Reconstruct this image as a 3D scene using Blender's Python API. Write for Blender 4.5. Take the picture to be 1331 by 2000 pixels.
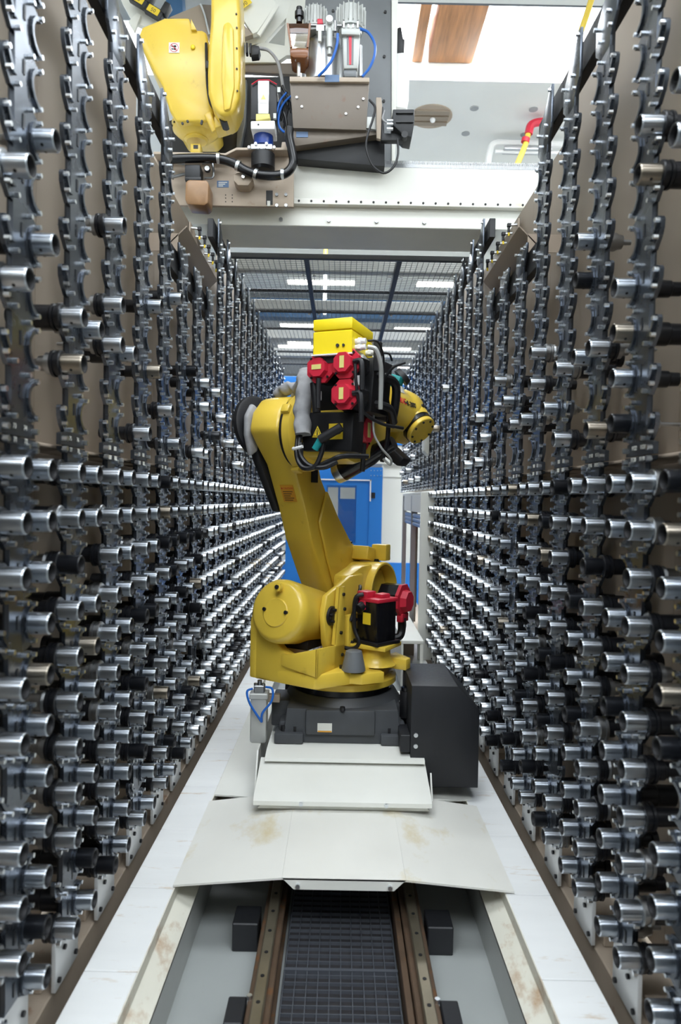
import bpy, bmesh, math, random
from mathutils import Vector, Matrix
for o in list(bpy.data.objects):
    bpy.data.objects.remove(o)
SC = bpy.context.scene
COL = SC.collection
R = math.radians
rnd = random.Random(11)

# ------------------------------------------------------------------ camera
cd = bpy.data.cameras.new('camera'); cam = bpy.data.objects.new('camera', cd); COL.objects.link(cam)
SC.camera = cam
cd.sensor_fit = 'VERTICAL'; cd.sensor_height = 36.0; cd.lens = 24.0
cd.clip_start = 0.05; cd.clip_end = 200
PITCH, ROLL, EYE = R(1.03), R(1.1), 1.75
_f = Vector((0, math.cos(PITCH), -math.sin(PITCH))); _r0 = Vector((1, 0, 0)); _u0 = _r0.cross(_f)
_r = _r0 * math.cos(ROLL) + _u0 * math.sin(ROLL); _u = _u0 * math.cos(ROLL) - _r0 * math.sin(ROLL)
cam.matrix_world = Matrix(((_r.x, _u.x, -_f.x, 0), (_r.y, _u.y, -_f.y, 0), (_r.z, _u.z, -_f.z, EYE), (0, 0, 0, 1)))
cd.dof.use_dof = True; cd.dof.focus_distance = 3.9; cd.dof.aperture_fstop = 2.4

# ------------------------------------------------------------------ world, lights, exposure
w = bpy.data.worlds.new('overcast sky'); SC.world = w; w.use_nodes = True
w.node_tree.nodes['Background'].inputs[0].default_value = (0.86, 0.93, 1.0, 1)
w.node_tree.nodes['Background'].inputs[1].default_value = 5.0
SC.view_settings.view_transform = 'Standard'; SC.view_settings.look = 'None'
SC.view_settings.exposure = 0.05; SC.view_settings.gamma = 1.0; SC.view_settings.use_curve_mapping = False

def area(name, loc, sx, sy, power, col=(0.9, 0.95, 1.0)):
    l = bpy.data.lights.new(name, 'AREA'); l.shape = 'RECTANGLE'; l.size = sx; l.size_y = sy
    l.energy = power; l.color = col
    o = bpy.data.objects.new(name, l); COL.objects.link(o); o.location = loc
    return o
# daylight through the row of rooflights
area('rooflight_daylight', (1.2, 7.3, 7.45), 7.0, 1.6, 690)
area('rooflight_daylight', (0.5, 1.6, 7.45), 7.0, 1.8, 170)
area('rooflight_daylight', (0.0, 12.1, 7.45), 9.0, 1.5, 1150)  # added source, kept unseen behind the gantry beam, to brighten the far racks
area('rooflight_daylight', (0.0, -2.9, 7.45), 8.0, 3.0, 500)

# ------------------------------------------------------------------ materials
MAT = {}
def mat(name, col, rough=0.5, metal=0.0, var=0.0, scale=6.0, stain=None, samt=0.0, sscale=3.0, bump=0.0, bscale=60.0,
        emit=None, estr=0.0, trans=0.0, stretch=(1, 1, 1), coat=0.0):
    m = bpy.data.materials.new(name); m.use_nodes = True; nt = m.node_tree; N = nt.nodes; L = nt.links
    b = N['Principled BSDF']
    b.inputs['Roughness'].default_value = rough; b.inputs['Metallic'].default_value = metal
    b.inputs['Base Color'].default_value = (*col, 1)
    if coat: b.inputs['Coat Weight'].default_value = coat; b.inputs['Coat Roughness'].default_value = 0.15
    if trans: b.inputs['Transmission Weight'].default_value = trans
    if emit: b.inputs['Emission Color'].default_value = (*emit, 1); b.inputs['Emission Strength'].default_value = estr
    if var or samt or bump:
        g = N.new('ShaderNodeNewGeometry'); mp = N.new('ShaderNodeMapping'); L.new(g.outputs['Position'], mp.inputs['Vector'])
        mp.inputs['Scale'].default_value = stretch
    last = None
    if var:
        n = N.new('ShaderNodeTexNoise'); n.inputs['Scale'].default_value = scale; n.inputs['Detail'].default_value = 5
        L.new(mp.outputs[0], n.inputs['Vector'])
        r_ = N.new('ShaderNodeValToRGB'); e = r_.color_ramp.elements
        e[0].position = 0.3; e[1].position = 0.7
        e[0].color = (*[max(0, c * (1 - var)) for c in col], 1); e[1].color = (*[min(1, c * (1 + var * 0.6)) for c in col], 1)
        L.new(n.outputs['Fac'], r_.inputs[0]); last = r_.outputs[0]
        mr = N.new('ShaderNodeMapRange'); mr.inputs[3].default_value = max(0, rough - 0.1); mr.inputs[4].default_value = min(1, rough + 0.12)
        L.new(n.outputs['Fac'], mr.inputs[0]); L.new(mr.outputs[0], b.inputs['Roughness'])
    if stain:
        n2 = N.new('ShaderNodeTexNoise'); n2.inputs['Scale'].default_value = sscale; n2.inputs['Detail'].default_value = 8
        n2.inputs['Roughness'].default_value = 0.65
        L.new(mp.outputs[0], n2.inputs['Vector'])
        r2 = N.new('ShaderNodeValToRGB'); e = r2.color_ramp.elements
        e[0].position = 0.66 - 0.2 * samt; e[1].position = 0.80 - 0.1 * samt; e[0].color = (0, 0, 0, 1); e[1].color = (1, 1, 1, 1)
        L.new(n2.outputs['Fac'], r2.inputs[0])
        mx = N.new('ShaderNodeMix'); mx.data_type = 'RGBA'
        L.new(r2.outputs[0], mx.inputs[0])
        if last: L.new(last, mx.inputs[6])
        else: mx.inputs[6].default_value = (*col, 1)
        mx.inputs[7].default_value = (*stain, 1); last = mx.outputs[2]
    if last: L.new(last, b.inputs['Base Color'])
    if bump:
        n3 = N.new('ShaderNodeTexNoise'); n3.inputs['Scale'].default_value = bscale; L.new(mp.outputs[0], n3.inputs['Vector'])
        bp = N.new('ShaderNodeBump'); bp.inputs['Strength'].default_value = bump; bp.inputs['Distance'].default_value = 0.01
        L.new(n3.outputs['Fac'], bp.inputs['Height']); L.new(bp.outputs[0], b.inputs['Normal'])
    MAT[name] = m
    return m
mat('yellow', (0.80, 0.56, 0.065), 0.33, 0, 0.05, 5, (0.55, 0.36, 0.04), 0.2, 9, coat=0.3)
mat('box_yellow', (0.95, 0.72, 0.01), 0.42)
mat('red', (0.62, 0.022, 0.05), 0.42, 0, 0.08, 14)
mat('black', (0.008, 0.008, 0.010), 0.45)
mat('black_gloss', (0.006, 0.006, 0.008), 0.22)
mat('rubber', (0.012, 0.012, 0.014), 0.55)
mat('base_grey', (0.060, 0.064, 0.070), 0.5, 0, 0.12, 10, bump=0.05, bscale=300)
mat('black_sheet', (0.014, 0.015, 0.018), 0.5, 0, 0.15, 20, stretch=(3, 3, 0.3))
mat('cream', (0.80, 0.80, 0.74), 0.42, 0, 0.04, 4)
mat('cream_worn', (0.80, 0.79, 0.73), 0.42, 0, 0.04, 4, (0.66, 0.56, 0.34), 0.5, 4.5, stretch=(1, 0.6, 1))
mat('ledge_white', (0.84, 0.85, 0.84), 0.33, 0, 0.03, 5, (0.50, 0.31, 0.11), 0.30, 7, stretch=(0.6, 2.6, 1))
mat('ledge_rusty', (0.76, 0.74, 0.64), 0.45, 0, 0.08, 6, (0.36, 0.17, 0.04), 0.62, 7, stretch=(1, 0.6, 1))
mat('seam_rust', (0.50, 0.30, 0.10), 0.6)
mat('tan', (0.335, 0.275, 0.215), 0.52, 0.15, 0.06, 2, bump=0.03, bscale=200)
mat('tan_light', (0.45, 0.365, 0.285), 0.48, 0.05, 0.06, 4, (0.30, 0.17, 0.07), 0.18, 8)
mat('tan_rust', (0.42, 0.345, 0.27), 0.6, 0.1, 0.1, 6, (0.22, 0.085, 0.025), 0.22, 11)
mat('bracket_tan', (0.17, 0.14, 0.112), 0.5, 0.1, 0.05, 5, (0.17, 0.075, 0.035), 0.33, 7)
mat('fork_steel', (0.105, 0.12, 0.145), 0.26, 0.85, 0.10, 9)
mat('fork_dark', (0.028, 0.032, 0.038), 0.4, 0.3)
mat('bolt', (0.74, 0.77, 0.80), 0.28, 1.0)
mat('chrome', (0.55, 0.58, 0.61), 0.3, 1.0)
def turned(name, col, rough):             # ground steel: fine rings round the axis spread the highlight along it
    m = mat(name, col, rough, 1.0); nt = m.node_tree; b = nt.nodes['Principled BSDF']
    tg = nt.nodes.new('ShaderNodeTangent'); tg.direction_type = 'RADIAL'; tg.axis = 'X'
    nt.links.new(tg.outputs[0], b.inputs['Tangent']); b.inputs['Anisotropic'].default_value = 0.9; b.inputs['Anisotropic Rotation'].default_value = 0.25
turned('chrome_turned', (0.56, 0.60, 0.65), 0.31)
turned('bronze_turned', (0.38, 0.335, 0.275), 0.38)
mat('steel', (0.36, 0.37, 0.38), 0.34, 1.0, 0.1, 25)
mat('bronze', (0.36, 0.32, 0.265), 0.28, 1.0, 0.1, 25)
mat('tool_black', (0.010, 0.011, 0.014), 0.3, 0.3)
mat('bore', (0.012, 0.012, 0.014), 0.6)
mat('foot_white', (0.66, 0.67, 0.67), 0.35, 0.25, 0.05, 8)
mat('rust_steel', (0.13, 0.085, 0.055), 0.55, 0.4, 0.2, 12, (0.23, 0.085, 0.02), 0.5, 14)
mat('rail_steel', (0.30, 0.26, 0.19), 0.35, 0.8, 0.15, 12)
mat('floor_grey', (0.35, 0.37, 0.36), 0.5, 0, 0.05, 4, (0.33, 0.30, 0.24), 0.1, 10)
mat('chain_dark', (0.030, 0.028, 0.030), 0.45, 0.2, 0.25, 18)
mat('chain_bar', (0.12, 0.13, 0.15), 0.4, 0.4)
mat('ceiling_white', (0.84, 0.84, 0.81), 0.7, 0, 0.03, 1.5)
mat('reveal_white', (0.9, 0.9, 0.88), 0.7)
mat('dot_grey', (0.38, 0.39, 0.40), 0.7)
mat('wood', (0.47, 0.22, 0.095), 0.5, 0, 0.3, 3.0, (0.24, 0.09, 0.03), 0.12, 6, stretch=(9, 0.8, 9))
mat('hall_wall', (0.74, 0.74, 0.71), 0.7, 0, 0.03, 1)
mat('blue', (0.016, 0.19, 0.62), 0.42, 0, 0.04, 2)
mat('blue_dark', (0.03, 0.11, 0.24), 0.45)
mat('panel_white', (0.74, 0.74, 0.70), 0.45, 0, 0.02, 2)
mat('white', (0.85, 0.85, 0.85), 0.4)
mat('aluminium', (0.62, 0.63, 0.65), 0.32, 0.9)
mat('grey_paint', (0.17, 0.18, 0.19), 0.42, 0.1, 0.15, 3)
mat('grey_light', (0.48, 0.49, 0.47), 0.4, 0.2, 0.08, 8)
mat('fabric', (0.36, 0.36, 0.37), 0.85, 0, 0.15, 20, bump=0.5, bscale=25)
mat('label_yellow', (0.86, 0.62, 0.03), 0.5)
mat('label_orange', (0.72, 0.34, 0.03), 0.5)
mat('label_blue', (0.10, 0.17, 0.30), 0.5)
mat('label_pale', (0.72, 0.72, 0.66), 0.5)
mat('label_light_yellow', (0.75, 0.66, 0.22), 0.5)
mat('hose_blue', (0.01, 0.12, 0.50), 0.35)
mat('gear_blue', (0.008, 0.04, 0.24), 0.22)
mat('teal', (0.01, 0.24, 0.25), 0.4)
mat('lamp', (1, 1, 1), 0.5, emit=(1.0, 0.97, 0.88), estr=7.0)
mat('led_red', (0.6, 0.01, 0.02), 0.4, emit=(1.0, 0.02, 0.05), estr=4.0)
mat('amber', (0.22, 0.075, 0.02), 0.2)
mat('clear', (0.72, 0.66, 0.58), 0.05, trans=1.0)
mat('glass', (0.9, 0.95, 1.0), 0.02, trans=1.0)
mat('pipe_yellow', (0.72, 0.52, 0.06), 0.4)
mat('print_dark', (0.02, 0.02, 0.02), 0.6)
mat('print_red', (0.6, 0.02, 0.03), 0.6)
mat('oil_brown', (0.30, 0.165, 0.075), 0.35, 0, 0.15, 15)

# ------------------------------------------------------------------ helpers
ORG = {}
def at(px, py, Y):                     # the point at depth Y that the photograph shows at (px, py)
    d = _f + _r * ((px - 665.5) / 1333.33) - _u * ((py - 1000) / 1333.33)
    return Vector((0, 0, EYE)) + d * (Y / d.y)

class MB:
    def __init__(s): s.bm = bmesh.new()
    def _bev(s, vs, off, seg=2):
        if off <= 0: return
        vset = set(vs)
        ed = [e for e in s.bm.edges if e.verts[0] in vset and e.verts[1] in vset and len(e.link_faces) == 2 and e.calc_face_angle(0) > 0.5]
        bmesh.ops.bevel(s.bm, geom=ed, offset=off, segments=seg, affect='EDGES', profile=0.5, clamp_overlap=True)
    def box(s, c, d, rot=None, bev=0.0):
        M = Matrix.Translation(Vector(c))
        if rot is not None: M = M @ (rot if isinstance(rot, Matrix) else Matrix.Rotation(rot, 4, 'Z'))
        M = M @ Matrix.Diagonal((d[0], d[1], d[2], 1))
        r = bmesh.ops.create_cube(s.bm, size=1.0, matrix=M); s._bev(r['verts'], bev, 1 if bev < 0.006 else 2); return s
    def span(s, a, b, bev=0.0):
        return s.box([(p + q) / 2 for p, q in zip(a, b)], [abs(q - p) for p, q in zip(a, b)], None, bev)
    def cyl(s, p0, p1, r0, r1=None, n=24, bev=0.0):
        p0 = Vector(p0); p1 = Vector(p1); d = p1 - p0; r1 = r0 if r1 is None else r1
        q = d.to_track_quat('Z', 'Y').to_matrix().to_4x4()
        r = bmesh.ops.create_cone(s.bm, cap_ends=True, segments=n, radius1=r0, radius2=r1, depth=d.length, matrix=Matrix.Translation((p0 + p1) / 2) @ q)
        s._bev(r['verts'], bev); return s
    def lathe(s, prof, p0, axis, n=24, ang=0.0):       # prof: (along axis, radius)
        p0 = Vector(p0); ax = Vector(axis).normalized(); q = ax.to_track_quat('Z', 'Y')
        u = q @ Vector((1, 0, 0)); v = q @ Vector((0, 1, 0)); rings = []
        for h, r in prof:
            if r <= 1e-6: rings.append([s.bm.verts.new(p0 + ax * h)])
            else: rings.append([s.bm.verts.new(p0 + ax * h + u * (r * math.cos(ang + 2 * math.pi * k / n)) + v * (r * math.sin(ang + 2 * math.pi * k / n))) for k in range(n)])
        for a, b in zip(rings, rings[1:]):
            for k in range(n):
                k2 = (k + 1) % n
                if len(a) == 1 and len(b) == 1: continue
                if len(a) == 1: s.bm.faces.new((a[0], b[k], b[k2]))
                elif len(b) == 1: s.bm.faces.new((a[k], b[0], a[k2]))
                else: s.bm.faces.new((a[k], b[k], b[k2], a[k2]))
        return s
    def prism(s, poly, o, ax, ay, vec, bev=0.0):       # poly in the plane (ax, ay) at o, pushed along vec
        o = Vector(o); ax = Vector(ax); ay = Vector(ay); vec = Vector(vec)
        a = [s.bm.verts.new(o + ax * p[0] + ay * p[1]) for p in poly]; b = [s.bm.verts.new(v.co + vec) for v in a]
        fs = [s.bm.faces.new(a), s.bm.faces.new(b[::-1])]; n = len(a)
        for k in range(n): fs.append(s.bm.faces.new((a[k], b[k], b[(k + 1) % n], a[(k + 1) % n])))
        bmesh.ops.recalc_face_normals(s.bm, faces=fs); s._bev(a + b, bev); return s
    def quad(s, *pts):
        s.bm.faces.new([s.bm.verts.new(Vector(p)) for p in pts]); return s
    def tube(s, pts, r, n=8, smooth=5):
        P = [Vector(p) for p in pts]
        if smooth and len(P) > 2:
            Q = [P[0] * 2 - P[1]] + P + [P[-1] * 2 - P[-2]]; O = []
            for i in range(1, len(Q) - 2):
                for k in range(smooth):
                    t = k / smooth; a, b, c, d = Q[i - 1:i + 3]
                    O.append(0.5 * ((2 * b) + (c - a) * t + (2 * a - 5 * b + 4 * c - d) * t * t + (3 * b - a - 3 * c + d) * t ** 3))
            P = O + [P[-1]]
        T = [(P[min(i + 1, len(P) - 1)] - P[max(i - 1, 0)]).normalized() for i in range(len(P))]
        up = Vector((0, 0, 1)) if abs(T[0].z) < 0.9 else Vector((1, 0, 0)); u = T[0].cross(up).normalized(); rings = []
        for p, t in zip(P, T):
            u = (u - t * u.dot(t)).normalized(); v = t.cross(u)
            rr = r
            rings.append([s.bm.verts.new(p + u * (rr * math.cos(2 * math.pi * k / n)) + v * (rr * math.sin(2 * math.pi * k / n))) for k in range(n)])
        for a, b in zip(rings, rings[1:]):
            for k in range(n): s.bm.faces.new((a[k], a[(k + 1) % n], b[(k + 1) % n], b[k]))
        s.bm.faces.new(rings[0][::-1]); s.bm.faces.new(rings[-1]); return s
    def sphere(s, c, r, n=16, sc=(1, 1, 1)):
        bmesh.ops.create_uvsphere(s.bm, u_segments=n, v_segments=max(6, n // 2), radius=r, matrix=Matrix.Translation(Vector(c)) @ Matrix.Diagonal((*sc, 1))); return s
    def mesh(s, name, m, org=None, ang=35):
        bmesh.ops.recalc_face_normals(s.bm, faces=s.bm.faces[:])
        if org is not None: bmesh.ops.translate(s.bm, verts=s.bm.verts[:], vec=-Vector(org))
        me = bpy.data.meshes.new(name); s.bm.to_mesh(me); s.bm.free()
        me.materials.append(MAT[m])
        me.polygons.foreach_set('use_smooth', [True] * len(me.polygons)); me.set_sharp_from_angle(angle=R(ang))
        return me
    def build(s, name, m, parent=None, stuff=False, label=None, ang=35, org=None):
        if parent is not None: o0 = ORG.get(parent.name, Vector())
        elif org is not None: o0 = Vector(org)
        else: o0 = Vector()
        o = bpy.data.objects.new(name, s.mesh(name, m, o0, ang)); COL.objects.link(o)
        if parent is not None: o.parent = parent
        elif org is not None: o.location = org
        ORG[o.name] = o0
        if stuff: o['kind'] = 'stuff'
        if label: o['label'] = label
        return o
def inst(name, me, loc, parent, stuff=False):
    o = bpy.data.objects.new(name, me); COL.objects.link(o); o.location = loc; o.parent = parent
    if stuff: o['kind'] = 'stuff'
    return o
def tag(o, label, cat, group=None):
    o['label'] = label; o['category'] = cat
    if group: o['group'] = group
    return o
def thing(name, label, cat, loc=(0, 0, 0), rotz=0.0, group=None, local=False):
    o = bpy.data.objects.new(name, None); COL.objects.link(o); o.location = loc; o.rotation_euler = (0, 0, rotz)
    o.empty_display_size = 0.1
    ORG[o.name] = Vector() if local else Vector(loc)
    return tag(o, label, cat, group)
def struct(name, mb, m, ang=35):
    o = mb.build(name, m, None, ang=ang); o['kind'] = 'structure'; return o
def text(body, name, m, size, M, parent, depth=0.0015):    # flat lettering; M places it in the parent's frame
    cu = bpy.data.curves.new(name, 'FONT'); cu.body = body; cu.size = size; cu.align_x = 'CENTER'; cu.align_y = 'CENTER'; cu.extrude = depth
    cu.resolution_u = 2
    t = bpy.data.objects.new(name + '_tmp', cu); COL.objects.link(t)
    dg = bpy.context.evaluated_depsgraph_get(); me = bpy.data.meshes.new_from_object(t.evaluated_get(dg)); bpy.data.objects.remove(t)
    me.materials.clear(); me.materials.append(MAT[m]); me.transform(Matrix.Translation(-ORG.get(parent.name, Vector())) @ M)
    o = bpy.data.objects.new(name, me); COL.objects.link(o); o.parent = parent; return o
def frame(o, x, y):                                         # matrix with the given x and y axes at o
    x = Vector(x).normalized(); y = Vector(y).normalized(); z = x.cross(y)
    return Matrix(((x.x, y.x, z.x, o[0]), (x.y, y.y, z.y, o[1]), (x.z, y.z, z.z, o[2]), (0, 0, 0, 1)))
ORD = ['zeroth', 'first', 'second', 'third', 'fourth', 'fifth', 'sixth', 'seventh', 'eighth', 'ninth', 'tenth', 'eleventh', 'twelfth', 'thirteenth',
       'fourteenth', 'fifteenth', 'sixteenth', 'seventeenth', 'eighteenth', 'nineteenth', 'twentieth', 'twenty-first', 'twenty-second', 'twenty-third', 'twenty-fourth', 'twenty-fifth', 'twenty-sixth']
XC = 0.026                                                  # centre line of the aisle

#@@ROOM
# ------------------------------------------------------------------ the hall
struct('floor', MB().span((-7, -5, -0.1), (7, 31, 0)), 'floor_grey')
struct('wall_left', MB().span((-7.2, -5, 0), (-7, 31, 8)), 'hall_wall')
struct('wall_right', MB().span((7, -5, 0), (7.2, 31, 8)), 'hall_wall')
struct('wall_back', MB().span((-7, -5.2, 0), (7, -5, 8)), 'hall_wall')
struct('wall_near', MB().span((-3, -0.6, 0), (3, -0.5, 3.0)), 'grey_paint')  # unseen partition behind the camera, put in to cut the frontal light
struct('wall_front', MB().span((-7, 31, 0), (7, 31.2, 8)), 'hall_wall')
CZ = 6.75
# ceiling slabs with rooflight openings between them
gaps = [(-4.5, -1.3), (0.6, 2.6), (6.35, 8.2), (11.3, 12.9)]  # the farthest opening is added, out of view behind the beam, for the far lamp
y0 = -5.0; cm = MB()
for a, b in gaps + [(31, 32)]:
    cm.span((-7, y0, CZ), (7, min(a, 31), CZ + 0.25)); y0 = b
for a, b in gaps:
    cm.span((-7, a, CZ), (-4.2, b, CZ + 0.25)); cm.span((5.2, a, CZ), (7, b, CZ + 0.25))
struct('ceiling', cm, 'ceiling_white')
cv = MB()
for a, b in gaps:
    cv.span((-4.2, a - 0.06, CZ + 0.25), (5.2, a, CZ + 0.75)); cv.span((-4.2, b, CZ + 0.25), (5.2, b + 0.06, CZ + 0.75))
    cv.span((-4.26, a, CZ + 0.25), (-4.2, b, CZ + 0.75)); cv.span((5.2, a, CZ + 0.25), (5.26, b, CZ + 0.75))
struct('trim_1', cv, 'reveal_white')
# soffit beam before the visible rooflight, with its dark edge strip
struct('trim_2', MB().span((-5, 5.75, 6.35), (6, 6.38, 6.75)), 'ceiling_white')
struct('trim_3', MB().span((-5, 6.38, 6.36), (6, 6.42, 6.44)), 'grey_paint')
t = thing('ceiling_hole_trim', 'oval timber-lined opening in the white ceiling beside the black camera box', 'ceiling opening', (1.08, 8.95, 6.74))
MB().cyl((1.08, 8.95, 6.735), (1.08, 8.95, 6.76), 0.27, n=32).build('recess', 'tan_light', t)
for k in (-1, 0, 1): MB().span((1.08 - 0.22, 8.95 + k * 0.13 - 0.04, 6.715), (1.08 + 0.22, 8.95 + k * 0.13 + 0.04, 6.735)).build('board', 'tan', t)
MB().sphere((1.1, 8.95, 6.70), 0.035).build('lamp_bulb', 'white', t)
k = 0
for ri, (yy, xs) in enumerate(((8.75, (2.0, 2.75, 4.1)), (9.35, (2.0, 2.8, 4.15)), (10.3, (2.0, 2.7, 4.3)), (10.9, (2.0, 2.6))), 1):
    for ci, xx in enumerate(xs, 1):
        o = MB().cyl((xx - 0.4, yy, 6.74), (xx - 0.4, yy, 6.752), 0.055, n=16).build('ceiling_plug', 'dot_grey', None, org=(xx - 0.4, yy, 6.745))
        tag(o, 'round grey ceiling plug, %s row from the rooflight, %s from the left' % (ORD[ri], ORD[ci]), 'ceiling plug', 'grey plugs in the white ceiling'); k += 1
# timber rafters in the rooflight
for i, (xa, xb) in enumerate(((0.94, 1.46), (0.74, 0.86))):
    o = MB().span((xa, 6.36, 6.95), (xb, 8.19, 7.35), 0.01).build('rafter', 'wood', None, org=(xa, 6.45, 6.95))
    tag(o, ('broad knotty brown timber rafter crossing the bright rooflight', 'narrow brown timber rafter left of the broad one in the rooflight')[i], 'rafter')
t = thing('yellow_pipe', 'yellow sprinkler pipe with red elbow under the ceiling, right of the beam', 'pipe', at(1000, 340, 8.9))
MB().tube([at(1005, 335, 8.9), at(1026, 285, 8.9), at(1034, 255, 8.9)], 0.036).build('pipe', 'pipe_yellow', t)
MB().tube([at(1033, 262, 8.9), at(1037, 246, 8.9), at(1046, 240, 8.9), at(1062, 238, 8.9)], 0.052).build('elbow', 'red', t)
MB().cyl(at(1026, 278, 8.9), at(1028, 270, 8.9), 0.052).build('coupling', 'red', t)
o = MB().tube([at(1165, -30, 5.0), at(1148, 25, 5.0), at(1134, 66, 5.0)], 0.022).build('hanging_rod', 'pipe_yellow', None, org=at(1148, 25, 5.0))
tag(o, 'pale yellow hanging pipe against the bright rooflight at top right', 'pipe')
t = thing('light_fitting', 'white strip light fitting with mirror reflector beside the yellow pipe', 'light fitting', at(1000, 300, 9.4))
MB().tube([at(953, 332, 9.4), at(957, 300, 9.4), at(966, 281, 9.4), at(1000, 280, 9.4), at(1100, 283, 9.4)], 0.045).build('white_frame', 'white', t)
MB().box((at(1030, 294, 9.4)), (0.65, 0.16, 0.045), None, 0.008).build('reflector', 'aluminium', t)
MB().cyl(at(968, 296, 9.4), at(1100, 299, 9.4), 0.024).build('tube', 'white', t)

# strip lights of the far hall
for i, (px, py) in enumerate(((628, 553), (880, 557), (600, 637), (823, 644), (590, 678), (757, 682), (585, 671), (818, 718))):
    Y = 1333.3 * 4.93 / (976 - py + (px - 666) * 0.019)
    p = at(px, py, Y)
    t = thing('strip_light', 'glowing strip light on the far hall ceiling, ' + ('nearest left of the robot box', 'nearest at the right racks', 'second row, left of the yellow box', 'second row, by the right racks',
              'third row, left of the red motors', 'third row, right of the yellow box', 'short one behind the left racks', 'farthest, by the right rack top')[i], 'strip light', p, 0, 'strip lights of the far hall')
    L_ = 1.5 if i not in (6,) else 0.7
    MB().box(p + Vector((0, 0, 0.05)), (L_ + 0.06, 0.32, 0.06)).build('housing', 'white', t)
    MB().box(p + Vector((0, 0, 0.008)), (L_, 0.26, 0.03)).build('diffuser', 'lamp', t)
o = MB().span((-6.8, 16.6, 6.15), (6.8, 17.0, 6.6)).build('crane_girder', 'blue_dark', None, org=(0, 16.8, 6.15)); tag(o, 'dark blue steel girder across the hall beyond the mesh roof', 'girder')
o = MB().span((-2.9, 15.2, 5.5), (-2.4, 26, 6.1)).build('runway_beam', 'blue', None, org=(-2.6, 18, 5.5)); tag(o, 'blue runway beam along the left side of the far hall ceiling', 'beam')
o = MB().span((-6.5, 13.3, 0.0), (-2.0, 13.5, 5.2)).build('blue_cladding', 'blue_dark', None, org=(-4, 13.4, 0)); tag(o, 'blue cladding panel seen through the mesh at upper left', 'panel')
o = MB().cyl((-6.8, 18.6, 6.655), (6.8, 18.6, 6.655), 0.09).build('air_duct', 'white', None, org=(0, 18.6, 6.25)); tag(o, 'thin white duct across the far hall above the mesh roof', 'duct')
o = MB().cyl((0.45, 27, 4.9), (7.0, 27, 4.9), 0.25).build('round_duct', 'aluminium', None, org=(1, 27, 4.9)); tag(o, 'round galvanised duct above the blue end wall', 'duct')
t = thing('drop_pipe', 'yellow and white drop pipe hanging in front of the far ceiling', 'pipe', (-0.38, 13.2, 5.3))
MB().cyl((-0.38, 13.2, 6.2), (-0.38, 13.2, 6.75), 0.04).build('yellow_length', 'pipe_yellow', t)
MB().cyl((-0.38, 13.2, 5.3), (-0.38, 13.2, 6.2), 0.035).build('white_length', 'white', t)

# end partition with the door
PY = 10.6
def pz(py): return EYE + (976 - py) / 1333.3 * PY
def pxx(px, py): return at(px, py, PY).x
zb, zw, zt = pz(1097), pz(868), pz(738)
struct('wall_end', MB().span((-3, PY, 0), (3, PY + 0.08, zt)), 'panel_white')
struct('trim_4', MB().span((-3, PY - 0.02, zw), (3, PY, zt), 0.004), 'blue')
struct('trim_5', MB().span((-3, PY - 0.02, 0), (3, PY, zb), 0.004), 'blue')
struct('trim_6', MB().span((-3, PY - 0.05, zt - 0.22), (3, PY - 0.015, zt - 0.16)), 'blue_dark')
struct('trim_7', MB().span((-3, PY - 0.05, pz(905)), (3, PY, pz(896))), 'panel_white')
struct('trim_8', MB().span((-3, PY - 0.015, pz(930)), (3, PY, pz(927))), 'panel_white')
for j, px in enumerate((560, 747, 812)):
    x = pxx(px, 950); struct('trim_%d' % (9 + j), MB().span((x - 0.012, PY - 0.03, zb), (x + 0.012, PY, zw)), 'panel_white')
dx0, dx1 = pxx(560, 1000), pxx(746, 1000)
fr = MB()
fr.span((dx0, PY - 0.06, 0.0), (dx0 + 0.2, PY - 0.01, pz(912))); fr.span((dx1 - 0.2, PY - 0.06, 0.0), (dx1, PY - 0.01, pz(912)))
fr.span((dx0 + 0.2, PY - 0.06, pz(936)), (dx1 - 0.2, PY - 0.01, pz(912)))
d = struct('door_1', fr, 'blue')
MB().span((dx0 + 0.2, PY - 0.04, 0.0), (dx1 - 0.2, PY - 0.012, pz(936))).build('door_leaf', 'blue', d)
wl, wr = dx1 - 0.86, dx1 - 0.40
MB().span((wl, PY - 0.047, pz(1060)), (wr, PY - 0.038, pz(948))).build('window_glass', 'glass', d)
MB().span((wl + 0.02, PY - 0.0415, pz(1056)), (wl + 0.18, PY - 0.0392, pz(952))).build('reflection_pane', 'panel_white', d)  # white panes set in the window as painted reflections
MB().span((wl + 0.21, PY - 0.0415, pz(974)), (wr - 0.02, PY - 0.0392, pz(952))).build('reflection_pane', 'panel_white', d)
m_ = MB()
for a, b in (((dx0 + 0.17, pz(936)), (dx1 - 0.17, pz(938.5))), ((dx1 - 0.195, pz(978)), (dx1 - 0.175, pz(936)))):
    m_.span((a[0], PY - 0.065, a[1]), (b[0], PY - 0.058, b[1]))
m_.build('white_seal', 'white', d)
MB().span((dx1 - 0.17, PY - 0.075, pz(972)), (dx1 - 0.11, PY - 0.058, pz(961))).build('lock', 'black', d)
m_ = MB()
for a in range(4):
    for b in range(2): m_.cyl((dx1 - 0.18 + 0.05 * a, PY - 0.07, pz(918 + 10 * b)), (dx1 - 0.18 + 0.05 * a, PY - 0.058, pz(918 + 10 * b)), 0.008, n=6)
m_.build('door_bolts', 'bolt', d, stuff=True)

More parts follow.
